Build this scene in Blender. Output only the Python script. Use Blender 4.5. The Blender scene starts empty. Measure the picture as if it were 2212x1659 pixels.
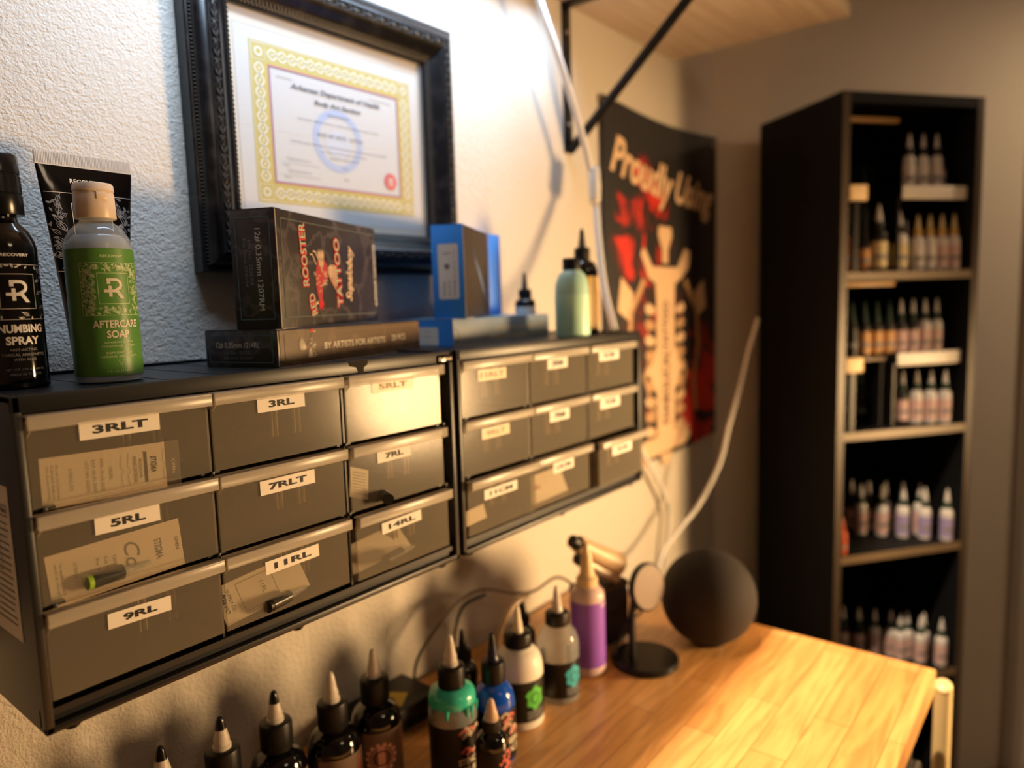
import bpy, bmesh, math, random
from mathutils import Vector, Matrix
random.seed(7)
C = bpy.context.scene.collection
ZC = 1.5                      # eye height of the camera above the floor
PI = math.pi
R_ = math.radians

# ------------------------------------------------------------------ camera
f_px = 1559.35
yaw, pitch, roll = R_(38.8073), R_(6.4805), R_(-1.77573)
Fv = Vector((math.cos(pitch)*math.cos(yaw), math.cos(pitch)*math.sin(yaw), -math.sin(pitch)))
Rv = Fv.cross(Vector((0, 0, 1))).normalized(); Uv = Rv.cross(Fv)
R2 = math.cos(roll)*Rv + math.sin(roll)*Uv
U2 = -math.sin(roll)*Rv + math.cos(roll)*Uv
cam_d = bpy.data.cameras.new('camera'); cam = bpy.data.objects.new('camera', cam_d); C.objects.link(cam)
M = Matrix.Identity(4)
for i in range(3):
    M[i][0] = R2[i]; M[i][1] = U2[i]; M[i][2] = -Fv[i]
M[2][3] = ZC
cam.matrix_world = M
cam_d.sensor_width = 36.0; cam_d.lens = f_px/2212*36.0; cam_d.clip_start = 0.02
cam_d.dof.use_dof = True; cam_d.dof.focus_distance = 0.60; cam_d.dof.aperture_fstop = 2.7
bpy.context.scene.camera = cam

# ------------------------------------------------------------------ world, lights, exposure
w = bpy.data.worlds.new('world'); bpy.context.scene.world = w; w.use_nodes = True
w.node_tree.nodes['Background'].inputs[0].default_value = (1.0, 0.8, 0.6, 1)
w.node_tree.nodes['Background'].inputs[1].default_value = 0.03
vs = bpy.context.scene.view_settings
vs.view_transform = 'Standard'; vs.look = 'None'; vs.gamma = 1; vs.use_curve_mapping = False
vs.exposure = 0.0

def light(name, kind, loc, target, power, col, **kw):
    d = bpy.data.lights.new(name, kind); o = bpy.data.objects.new(name, d); C.objects.link(o)
    o.location = Vector(loc)
    o.rotation_euler = (Vector(target)-Vector(loc)).to_track_quat('-Z', 'Y').to_euler()
    d.energy = power; d.color = col
    for k, v in kw.items(): setattr(d, k, v)
    return o
# cool LED bar fixed under the wall shelf (above the picture)
led = light('led_bar_light', 'AREA', (0.66, 0.60, ZC+0.510), (0.58, 1.15, ZC-0.29), 2.2, (0.54, 0.75, 1.0), shape='RECTANGLE', size=0.84, size_y=0.02, spread=R_(95))
# warm ceiling lamp over the worktop
light('ceiling_lamp_light', 'SPOT', (0.70, 0.394, ZC+0.93), (0.95, 0.1, ZC-0.55), 215, (1.0, 0.70, 0.41), spot_size=R_(84), spot_blend=0.6, shadow_soft_size=0.012)
# warm lamp standing in the room to the right
light('task_lamp_light', 'AREA', (1.88, -0.90, ZC-0.33), (0.93, 0.76, ZC-0.26), 11.5, (1.0, 0.62, 0.28), shape='DISK', size=0.42, spread=R_(70))
# weak warm fill from overhead on the room side
light('room_fill_light', 'AREA', (0.6, -1.3, ZC+0.90), (0.9, 0.2, ZC-0.6), 4, (1.0, 0.74, 0.48), shape='DISK', size=0.5)

light('right_wall_fill_light', 'SPOT', (2.55, -0.75, ZC+0.90), (2.55, 0.3, ZC-0.5), 32, (1.0, 0.70, 0.42), spot_size=R_(110), spot_blend=0.8, shadow_soft_size=0.06)  # unseen spot added to brighten the right of the angled wall

# ------------------------------------------------------------------ materials
def lin(c):
    c = c/255.0
    return c/12.92 if c <= 0.04045 else ((c+0.055)/1.055)**2.4
MC = {}
def mat(name, rgb, rough=0.5, metal=0.0, trans=0.0, ior=1.45, coat=0.0, bump=None, emit=0, var=None, spec=0.5, blend=None):
    """bump=(scale,strength,distance) noise; var=(rgb2,scale) noise colour mix; blend=share of see-through"""
    if name in MC: return MC[name]
    m = bpy.data.materials.new(name); m.use_nodes = True; nt = m.node_tree; N = nt.nodes; L = nt.links
    b = N['Principled BSDF']
    col = (lin(rgb[0]), lin(rgb[1]), lin(rgb[2]), 1)
    b.inputs['Base Color'].default_value = col
    b.inputs['Roughness'].default_value = rough; b.inputs['Metallic'].default_value = metal
    b.inputs['Transmission Weight'].default_value = trans; b.inputs['IOR'].default_value = ior
    b.inputs['Coat Weight'].default_value = coat; b.inputs['Specular IOR Level'].default_value = spec
    if emit:
        b.inputs['Emission Color'].default_value = col; b.inputs['Emission Strength'].default_value = emit
    tc = N.new('ShaderNodeTexCoord')
    if bump:
        n = N.new('ShaderNodeTexNoise'); n.inputs['Scale'].default_value = bump[0]; n.inputs['Detail'].default_value = 4
        L.new(tc.outputs['Object'], n.inputs['Vector'])
        bp = N.new('ShaderNodeBump'); bp.inputs['Strength'].default_value = bump[1]; bp.inputs['Distance'].default_value = bump[2]
        L.new(n.outputs['Fac'], bp.inputs['Height']); L.new(bp.outputs[0], b.inputs['Normal'])
    if var:
        n = N.new('ShaderNodeTexNoise'); n.inputs['Scale'].default_value = var[1]; n.inputs['Detail'].default_value = 6
        L.new(tc.outputs['Object'], n.inputs['Vector'])
        r = N.new('ShaderNodeValToRGB'); r.color_ramp.elements[0].position = var[2] if len(var) > 2 else 0.35
        r.color_ramp.elements[1].position = var[3] if len(var) > 3 else 0.7
        r.color_ramp.elements[0].color = col; r.color_ramp.elements[1].color = (lin(var[0][0]), lin(var[0][1]), lin(var[0][2]), 1)
        L.new(n.outputs['Fac'], r.inputs[0]); L.new(r.outputs[0], b.inputs['Base Color'])
    if blend:
        out = N['Material Output']; t = N.new('ShaderNodeBsdfTransparent'); mx = N.new('ShaderNodeMixShader')
        t.inputs[0].default_value = (min(1, col[0]*.3+.7), min(1, col[1]*.3+.7), min(1, col[2]*.3+.7), 1)
        mx.inputs[0].default_value = 1-blend
        L.new(t.outputs[0], mx.inputs[1]); L.new(b.outputs[0], mx.inputs[2])
        g = N.new('ShaderNodeBsdfGlossy'); g.inputs['Roughness'].default_value = max(.06, rough); fr = N.new('ShaderNodeFresnel'); fr.inputs['IOR'].default_value = 1.30; ge = N.new('ShaderNodeNewGeometry'); mm = N.new('ShaderNodeMath'); mm.operation = 'SUBTRACT'; mm.use_clamp = True; L.new(fr.outputs[0], mm.inputs[0]); L.new(ge.outputs['Backfacing'], mm.inputs[1]); m3 = N.new('ShaderNodeMath'); m3.operation = 'MULTIPLY'; m3.inputs[1].default_value = .42; L.new(mm.outputs[0], m3.inputs[0])
        m2 = N.new('ShaderNodeMixShader'); L.new(m3.outputs[0], m2.inputs[0]); L.new(mx.outputs[0], m2.inputs[1]); L.new(g.outputs[0], m2.inputs[2]); L.new(m2.outputs[0], out.inputs[0])
        if bump: L.new(bp.outputs[0], g.inputs['Normal'])
    MC[name] = m
    return m

def wall_mat():
    m = bpy.data.materials.new('orange_peel_paint'); m.use_nodes = True; N = m.node_tree.nodes; L = m.node_tree.links
    b = N['Principled BSDF']; b.inputs['Base Color'].default_value = (lin(210), lin(202), lin(190), 1); b.inputs['Roughness'].default_value = .75
    tc = N.new('ShaderNodeTexCoord')
    n = N.new('ShaderNodeTexNoise'); n.inputs['Scale'].default_value = 400; n.inputs['Detail'].default_value = 3; n.inputs['Roughness'].default_value = .55
    n2 = N.new('ShaderNodeTexNoise'); n2.inputs['Scale'].default_value = 150; n2.inputs['Detail'].default_value = 2
    ad = N.new('ShaderNodeMath'); ad.operation = 'ADD'
    L.new(tc.outputs['Object'], n.inputs['Vector']); L.new(tc.outputs['Object'], n2.inputs['Vector'])
    L.new(n.outputs['Fac'], ad.inputs[0]); L.new(n2.outputs['Fac'], ad.inputs[1])
    bp = N.new('ShaderNodeBump'); bp.inputs['Strength'].default_value = 0.7; bp.inputs['Distance'].default_value = 0.0030
    L.new(ad.outputs[0], bp.inputs['Height']); L.new(bp.outputs[0], b.inputs['Normal'])
    return m

def butcher_mat():
    m = bpy.data.materials.new('butcher_block'); m.use_nodes = True; N = m.node_tree.nodes; L = m.node_tree.links
    b = N['Principled BSDF']; b.inputs['Roughness'].default_value = .32
    tc = N.new('ShaderNodeTexCoord')
    br = N.new('ShaderNodeTexBrick'); br.offset = .37; br.inputs['Scale'].default_value = 1.0
    br.inputs['Brick Width'].default_value = .31; br.inputs['Row Height'].default_value = .043; br.inputs['Mortar Size'].default_value = .0006
    br.inputs['Color1'].default_value = (lin(236), lin(184), lin(118), 1); br.inputs['Color2'].default_value = (lin(218), lin(158), lin(92), 1)
    br.inputs['Mortar'].default_value = (lin(165), lin(110), lin(60), 1)
    L.new(tc.outputs['Object'], br.inputs['Vector'])
    mp = N.new('ShaderNodeMapping'); mp.inputs['Scale'].default_value = (4, 38, 20)
    n = N.new('ShaderNodeTexNoise'); n.inputs['Scale'].default_value = 1.6; n.inputs['Detail'].default_value = 5; n.inputs['Distortion'].default_value = 1.2
    L.new(tc.outputs['Object'], mp.inputs[0]); L.new(mp.outputs[0], n.inputs['Vector'])
    r = N.new('ShaderNodeValToRGB'); r.color_ramp.elements[0].color = (.62, .55, .48, 1); r.color_ramp.elements[0].position = .33
    r.color_ramp.elements[1].color = (1, 1, 1, 1); r.color_ramp.elements[1].position = .62
    mx = N.new('ShaderNodeMix'); mx.data_type = 'RGBA'; mx.blend_type = 'MULTIPLY'; mx.inputs['Factor'].default_value = .8
    L.new(n.outputs['Fac'], r.inputs[0]); L.new(br.outputs['Color'], mx.inputs['A']); L.new(r.outputs[0], mx.inputs['B'])
    L.new(mx.outputs['Result'], b.inputs['Base Color'])
    return m

def shelf_wood_mat():
    m = bpy.data.materials.new('pale_shelf_wood'); m.use_nodes = True; N = m.node_tree.nodes; L = m.node_tree.links
    b = N['Principled BSDF']; b.inputs['Roughness'].default_value = .6
    tc = N.new('ShaderNodeTexCoord'); mp = N.new('ShaderNodeMapping'); mp.inputs['Scale'].default_value = (3, 40, 30)
    n = N.new('ShaderNodeTexNoise'); n.inputs['Scale'].default_value = 1.2; n.inputs['Detail'].default_value = 5
    L.new(tc.outputs['Object'], mp.inputs[0]); L.new(mp.outputs[0], n.inputs['Vector'])
    r = N.new('ShaderNodeValToRGB'); r.color_ramp.elements[0].position = .3; r.color_ramp.elements[1].position = .7
    r.color_ramp.elements[0].color = (lin(198), lin(176), lin(154), 1); r.color_ramp.elements[1].color = (lin(226), lin(210), lin(190), 1)
    L.new(n.outputs['Fac'], r.inputs[0]); L.new(r.outputs[0], b.inputs['Base Color'])
    return m

def marble_mat(name, c1, c2, rough):
    m = bpy.data.materials.new(name); m.use_nodes = True; N = m.node_tree.nodes; L = m.node_tree.links
    b = N['Principled BSDF']; b.inputs['Roughness'].default_value = rough
    tc = N.new('ShaderNodeTexCoord'); n = N.new('ShaderNodeTexNoise'); n.inputs['Scale'].default_value = 24; n.inputs['Detail'].default_value = 6
    v = N.new('ShaderNodeTexVoronoi'); v.feature = 'DISTANCE_TO_EDGE'; v.inputs['Scale'].default_value = 16
    mp = N.new('ShaderNodeMix'); mp.data_type = 'RGBA'; mp.inputs['Factor'].default_value = .09
    L.new(tc.outputs['Object'], mp.inputs['A']); L.new(n.outputs['Color'], mp.inputs['B']); L.new(tc.outputs['Object'], n.inputs['Vector'])
    L.new(mp.outputs['Result'], v.inputs['Vector'])
    r = N.new('ShaderNodeValToRGB'); r.color_ramp.elements[0].position = 0.0; r.color_ramp.elements[1].position = .07
    r.color_ramp.elements[0].color = (*[lin(x) for x in c2], 1); r.color_ramp.elements[1].color = (*[lin(x) for x in c1], 1)
    L.new(v.outputs['Distance'], r.inputs[0]); L.new(r.outputs[0], b.inputs['Base Color'])
    return m

def poster_mat():
    m = bpy.data.materials.new('poster_print'); m.use_nodes = True; N = m.node_tree.nodes; L = m.node_tree.links
    b = N['Principled BSDF']; b.inputs['Roughness'].default_value = .5
    tc = N.new('ShaderNodeTexCoord'); n = N.new('ShaderNodeTexNoise'); n.inputs['Scale'].default_value = 9; n.inputs['Detail'].default_value = 8; n.inputs['Distortion'].default_value = 1.6
    L.new(tc.outputs['Object'], n.inputs['Vector'])
    # red smoke on a diagonal: upper left and lower right of the sheet
    sx = N.new('ShaderNodeSeparateXYZ'); L.new(tc.outputs['Object'], sx.inputs[0])
    def math_(op, a, bb):
        q = N.new('ShaderNodeMath'); q.operation = op
        for i, x in enumerate((a, bb)):
            if isinstance(x, (int, float)): q.inputs[i].default_value = x
            else: L.new(x, q.inputs[i])
        return q.outputs[0]
    def blob(cx, cz, rx, rz):
        dx = math_('DIVIDE', math_('SUBTRACT', sx.outputs[0], cx), rx); dz = math_('DIVIDE', math_('SUBTRACT', sx.outputs[2], cz), rz)
        d2 = math_('ADD', math_('MULTIPLY', dx, dx), math_('MULTIPLY', dz, dz))
        return math_('MAXIMUM', math_('SUBTRACT', 1.0, d2), 0.0)
    s = math_('MAXIMUM', blob(.16, .50, .16, .17), blob(.43, .10, .15, .22))
    s = math_('MAXIMUM', s, math_('MULTIPLY', blob(.22, .30, .22, .34), .3))
    fac = math_('MULTIPLY', math_('MULTIPLY', math_('MAXIMUM', math_('SUBTRACT', n.outputs['Fac'], .40), 0.0), 6.0), math_('MINIMUM', math_('MULTIPLY', s, 1.6), 1.0))
    r = N.new('ShaderNodeValToRGB'); e = r.color_ramp.elements
    e[0].position = .22; e[0].color = (lin(30), lin(27), lin(29), 1); e[1].position = .95; e[1].color = (lin(205), lin(44), lin(32), 1)
    x = e.new(.5); x.color = (lin(78), lin(18), lin(20), 1)
    L.new(fac, r.inputs[0]); L.new(r.outputs[0], b.inputs['Base Color'])
    return m

M_wall = wall_mat()
M_ceil = mat('ceiling_paint', (215, 208, 198), .8)
M_floor = mat('floor_vinyl', (120, 100, 80), .5, var=((95, 78, 62), 3))
M_black = mat('black_cabinet_plastic', (27, 27, 29), .40, bump=(400, .08, .0005), spec=.6)
M_blackr = mat('matte_black', (14, 14, 15), .42, spec=.4)
M_gloss = mat('gloss_black', (9, 9, 11), .08, coat=.5)
M_metal_b = mat('black_metal', (22, 21, 22), .4, metal=.3)
M_white = mat('white_plastic', (232, 228, 220), .4)
M_paper = mat('white_paper', (238, 234, 226), .7)
M_ink = mat('black_ink', (16, 15, 16), .6)
M_grey = mat('grey_ink', (128, 128, 130), .6)
M_cord = mat('white_cord', (225, 224, 222), .45)
M_drawer = mat('frosted_drawer_plastic', (208, 200, 184), .16, blend=.87, bump=(60, .05, .001))
M_lip = mat('frosted_drawer_lip', (226, 220, 208), .25, blend=.64)
M_bar = mat('reflection_streak_rib', (200, 180, 146), .2, blend=.25)
M_cream = mat('cream_print', (226, 214, 190), .5)
M_clear = mat('clear_plastic', (215, 222, 225), .08, blend=.72)
M_gel = mat('clear_gel', (190, 205, 215), .12, blend=.45)
M_nozzle = mat('translucent_nozzle', (206, 198, 188), .3, blend=.12)
M_chrome = mat('chrome', (190, 190, 192), .18, metal=.95)

# ------------------------------------------------------------------ mesh builder
_txt = {}
def text_geo(s, bold=0.0, shear=0.0, spacing=1.0):
    k = (s, bold, shear, spacing)
    if k in _txt: return _txt[k]
    cu = bpy.data.curves.new('t', 'FONT'); cu.body = s; cu.size = 1; cu.offset = bold; cu.shear = shear; cu.resolution_u = 3
    cu.space_character = spacing; cu.fill_mode = 'FRONT'
    o = bpy.data.objects.new('t', cu); C.objects.link(o)
    dg = bpy.context.evaluated_depsgraph_get(); me = bpy.data.meshes.new_from_object(o.evaluated_get(dg))
    V = [(v.co.x, v.co.y) for v in me.vertices]; Fc = [tuple(p.vertices) for p in me.polygons]
    bpy.data.objects.remove(o); bpy.data.curves.remove(cu); bpy.data.meshes.remove(me)
    if V:
        x0 = min(v[0] for v in V); x1 = max(v[0] for v in V); y0 = min(v[1] for v in V); y1 = max(v[1] for v in V)
        V = [((x-x0)/max(1e-6, x1-x0)-.5, (y-y0)/max(1e-6, y1-y0)-.5) for x, y in V]
        asp = (x1-x0)/max(1e-6, y1-y0)
    else: asp = 1
    _txt[k] = (V, Fc, asp); return _txt[k]

class MB:
    def __init__(s): s.v = []; s.f = []; s.m = []; s.sm = []; s.mats = []; s.T = None
    def mi(s, m):
        if m not in s.mats: s.mats.append(m)
        return s.mats.index(m)
    def add(s, V, F, m, smooth=False):
        o = len(s.v); k = s.mi(m)
        s.v += [tuple(s.T @ Vector(p)) if s.T else tuple(p) for p in V]
        for f in F: s.f.append(tuple(i+o for i in f)); s.m.append(k); s.sm.append(smooth)
        return s
    def box(s, lo, hi, m, bev=0.0, seg=2):
        x0, y0, z0 = lo; x1, y1, z1 = hi
        if not bev:
            V = [(x, y, z) for x in (x0, x1) for y in (y0, y1) for z in (z0, z1)]
            return s.add(V, [(0, 1, 3, 2), (4, 6, 7, 5), (0, 4, 5, 1), (2, 3, 7, 6), (0, 2, 6, 4), (1, 5, 7, 3)], m)
        bm = bmesh.new(); bmesh.ops.create_cube(bm, size=1)
        for v in bm.verts: v.co = Vector(((x0+x1)/2+v.co.x*(x1-x0), (y0+y1)/2+v.co.y*(y1-y0), (z0+z1)/2+v.co.z*(z1-z0)))
        bmesh.ops.bevel(bm, geom=bm.edges[:], offset=bev, segments=seg, affect='EDGES', profile=.5)
        bm.verts.index_update()
        s.add([v.co[:] for v in bm.verts], [[v.index for v in f.verts] for f in bm.faces], m, True); bm.free(); return s
    def lathe(s, prof, m, n=40, c=(0, 0, 0), rib=None, smooth=True, sy=1.0):
        """prof [(r,z)...]; rib=(z0,z1,depth,count) radial ribs"""
        V = []; F = []
        for r, z in prof:
            for i in range(n):
                a = 2*PI*i/n; rr = r
                if rib and rib[0] <= z <= rib[1] and i % 2: rr = r-rib[2]
                V.append((c[0]+rr*math.cos(a), c[1]+rr*math.sin(a)*sy, c[2]+z))
        for j in range(len(prof)-1):
            for i in range(n):
                a = j*n+i; b = j*n+(i+1) % n
                F.append((a, b, b+n, a+n))
        if prof[0][0] > 1e-5: F.append(tuple(reversed(range(n))))
        if prof[-1][0] > 1e-5: F.append(tuple(range((len(prof)-1)*n, len(prof)*n)))
        return s.add(V, F, m, smooth)
    def tube(s, pts, r, m, n=10, sub=6):
        P = [Vector(p) for p in pts]
        if sub > 1 and len(P) > 2:      # catmull-rom
            Q = []
            for i in range(len(P)-1):
                p0 = P[max(0, i-1)]; p1 = P[i]; p2 = P[i+1]; p3 = P[min(len(P)-1, i+2)]
                for k in range(sub):
                    t = k/sub
                    Q.append(.5*((2*p1)+(p2-p0)*t+(2*p0-5*p1+4*p2-p3)*t*t+(3*p1-p0-3*p2+p3)*t**3))
            Q.append(P[-1]); P = Q
        V = []; F = []; up = Vector((.13, .27, 1)).normalized()
        for i, p in enumerate(P):
            t = (P[min(i+1, len(P)-1)]-P[max(i-1, 0)]).normalized()
            a = t.cross(up); a = a.normalized() if a.length > 1e-4 else Vector((1, 0, 0)); b = t.cross(a)
            rr = r if not callable(r) else r(i/(len(P)-1))
            for k in range(n):
                q = 2*PI*k/n; V.append(p+a*rr*math.cos(q)+b*rr*math.sin(q))
        for i in range(len(P)-1):
            for k in range(n):
                x = i*n+k; y = i*n+(k+1) % n; F.append((x, y, y+n, x+n))
        F.append(tuple(reversed(range(n)))); F.append(tuple(range((len(P)-1)*n, len(P)*n)))
        return s.add(V, F, m, True)
    def prism(s, poly, m, map0, map1):
        n = len(poly); V = [map0(x, y) for x, y in poly]+[map1(x, y) for x, y in poly]
        F = [tuple(range(n)), tuple(reversed(range(n, 2*n)))]+[(i, (i+1) % n, (i+1) % n+n, i+n) for i in range(n)]
        return s.add(V, F, m)
    def poly(s, pts, m, mp): return s.add([mp(x, y) for x, y in pts], [tuple(range(len(pts)))], m)
    def grid(s, x0, x1, y0, y1, m, mp, nx=1, ny=1, smooth=True):
        V = [mp(x0+(x1-x0)*i/nx, y0+(y1-y0)*j/ny) for j in range(ny+1) for i in range(nx+1)]
        F = [(j*(nx+1)+i, j*(nx+1)+i+1, (j+1)*(nx+1)+i+1, (j+1)*(nx+1)+i) for j in range(ny) for i in range(nx)]
        return s.add(V, F, m, smooth)
    def disc(s, pts, cx, cy, m, mp):
        n = len(pts); V = [mp(cx, cy)]
        for k in (.25, .5, .75, 1): V += [mp(cx+(x-cx)*k, cy+(y-cy)*k) for x, y in pts]
        F = [(0, 1+i, 1+(i+1) % n) for i in range(n)]
        for j in range(3): F += [(1+j*n+i, 1+j*n+(i+1) % n, 1+(j+1)*n+(i+1) % n, 1+(j+1)*n+i) for i in range(n)]
        return s.add(V, F, m, True)
    def rect(s, x0, x1, y0, y1, w_, m, mp, nx=8):
        s.grid(x0, x1, y0, y0+w_, m, mp, nx, 1); s.grid(x0, x1, y1-w_, y1, m, mp, nx, 1)
        s.grid(x0, x0+w_, y0, y1, m, mp, 1, 4); s.grid(x1-w_, x1, y0, y1, m, mp, 1, 4); return s
    def stroke(s, pts, w_, m, mp):
        P = [Vector((p[0], p[1])) for p in pts]; V = []
        for i, p in enumerate(P):
            t = (P[min(i+1, len(P)-1)]-P[max(i-1, 0)]); t = t.normalized() if t.length else Vector((1, 0))
            n = Vector((-t.y, t.x))*w_/2
            V += [mp(*(p+n)), mp(*(p-n))]
        return s.add(V, [(2*i, 2*i+1, 2*i+3, 2*i+2) for i in range(len(P)-1)], m)
    def text(s, st, cx, cy, h, m, mp, w_=None, bold=0.0, shear=0.0, rot=0.0, spacing=1.0):
        V, F, asp = text_geo(st, bold, shear, spacing)
        W = w_ if w_ else h*asp; c_, s_ = math.cos(rot), math.sin(rot)
        P = []
        for x, y in V:
            x *= W; y *= h
            P.append(mp(cx+x*c_-y*s_, cy+x*s_+y*c_))
        return s.add(P, F, m)
    def build(s, name, parent=None, loc=None, rot=None, recalc=True):
        me = bpy.data.meshes.new(name); me.from_pydata([tuple(p) for p in s.v], [], s.f)
        for m in s.mats: me.materials.append(m)
        me.polygons.foreach_set('material_index', s.m); me.polygons.foreach_set('use_smooth', s.sm)
        if recalc:
            bm = bmesh.new(); bm.from_mesh(me); bmesh.ops.recalc_face_normals(bm, faces=bm.faces[:]); bm.to_mesh(me); bm.free()
        try: me.set_sharp_from_angle(angle=R_(38))
        except Exception: pass
        me.update()
        o = bpy.data.objects.new(name, me); C.objects.link(o)
        if parent: o.parent = parent
        if loc is not None: o.location = loc
        if rot is not None: o.rotation_euler = rot
        return o

def thing(name, label, cat, loc=(0, 0, 0), rz=0.0, group=None, rot=None):
    o = bpy.data.objects.new(name, None); C.objects.link(o); o.empty_display_size = .02
    o.location = (loc[0], loc[1], loc[2]+ZC); o.rotation_euler = rot if rot else (0, 0, rz)
    o['label'] = label; o['category'] = cat
    if group: o['group'] = group
    return o
def tag(o, label, cat, group=None):
    o['label'] = label; o['category'] = cat
    if group: o['group'] = group
    return o
def struct(o): o['kind'] = 'structure'; return o
def dup(root, loc, rz, label, group=None):
    r = root.copy(); C.objects.link(r); r.location = (loc[0], loc[1], loc[2]+ZC); r.rotation_euler = (0, 0, rz); r['label'] = label
    if group: r['group'] = group
    for ch in list(root.children):
        c = ch.copy(); C.objects.link(c); c.parent = r
        for g in list(ch.children):
            d = g.copy(); C.objects.link(d); d.parent = c
    return r
def plane(o, xd, yd):
    o = Vector(o); xd = Vector(xd); yd = Vector(yd)
    return lambda x, y: o+xd*x+yd*y
def wrap(R, a0, off=0.0002, zs=1.0):
    return lambda x, y: Vector(((R+off)*math.cos(a0+x/R), (R+off)*math.sin(a0+x/R), y))

# ------------------------------------------------------------------ room shell
YW = 0.76
cB, sB = math.cos(R_(36.9)), math.sin(R_(36.9))
CX = 1.785
FL, CE = -1.5, 0.95
def wallquad(name, p0, p1, m=M_wall):
    b = MB(); p0 = Vector((*p0, 0)); p1 = Vector((*p1, 0)); d = (p1-p0).normalized(); n = Vector((d.y, -d.x, 0))*-.05
    V = [p0, p1, p1+n, p0+n]
    b.add([(v.x, v.y, ZC+FL) for v in V]+[(v.x, v.y, ZC+CE) for v in V],
          [(0, 1, 2, 3), (4, 7, 6, 5), (0, 4, 5, 1), (1, 5, 6, 2), (2, 6, 7, 3), (3, 7, 4, 0)], m)
    return struct(b.build(name))
PB = (CX+2.6*cB, YW-2.6*sB)
wallquad('wall_back', (-1.3, YW), (CX, YW))
wallquad('wall_right', (CX, YW), PB)
wallquad('wall_far_right', PB, (PB[0], -2.3))
wallquad('wall_front', (PB[0], -2.3), (-1.3, -2.3))
wallquad('wall_left', (-1.3, -2.3), (-1.3, YW))
struct(MB().box((-1.4, -2.4, ZC+FL-.05), (PB[0]+.1, .85, ZC+FL), M_floor).build('floor'))
struct(MB().box((-1.4, -2.4, ZC+CE), (PB[0]+.1, .85, ZC+CE+.05), M_ceil).build('ceiling'))
# door casing at the far right of the angled wall
b = MB(); ub = Vector((cB, -sB, 0)); nb = Vector((-sB, -cB, 0)); p0 = Vector((CX, YW, 0))
def wb(k, d, z): q = p0+ub*k+nb*d; return (q.x, q.y, z+ZC)
for k0, k1, d in ((1.0, 1.085, .018), (1.012, 1.07, .026)):
    V = [wb(k0, 0, FL), wb(k1, 0, FL), wb(k1, d, FL), wb(k0, d, FL), wb(k0, 0, .62), wb(k1, 0, .62), wb(k1, d, .62), wb(k0, d, .62)]
    b.add(V, [(0, 1, 2, 3), (4, 7, 6, 5), (0, 4, 5, 1), (1, 5, 6, 2), (2, 6, 7, 3), (3, 7, 4, 0)], mat('trim_paint', (196, 190, 182), .5))
struct(b.build('trim_1'))

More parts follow.
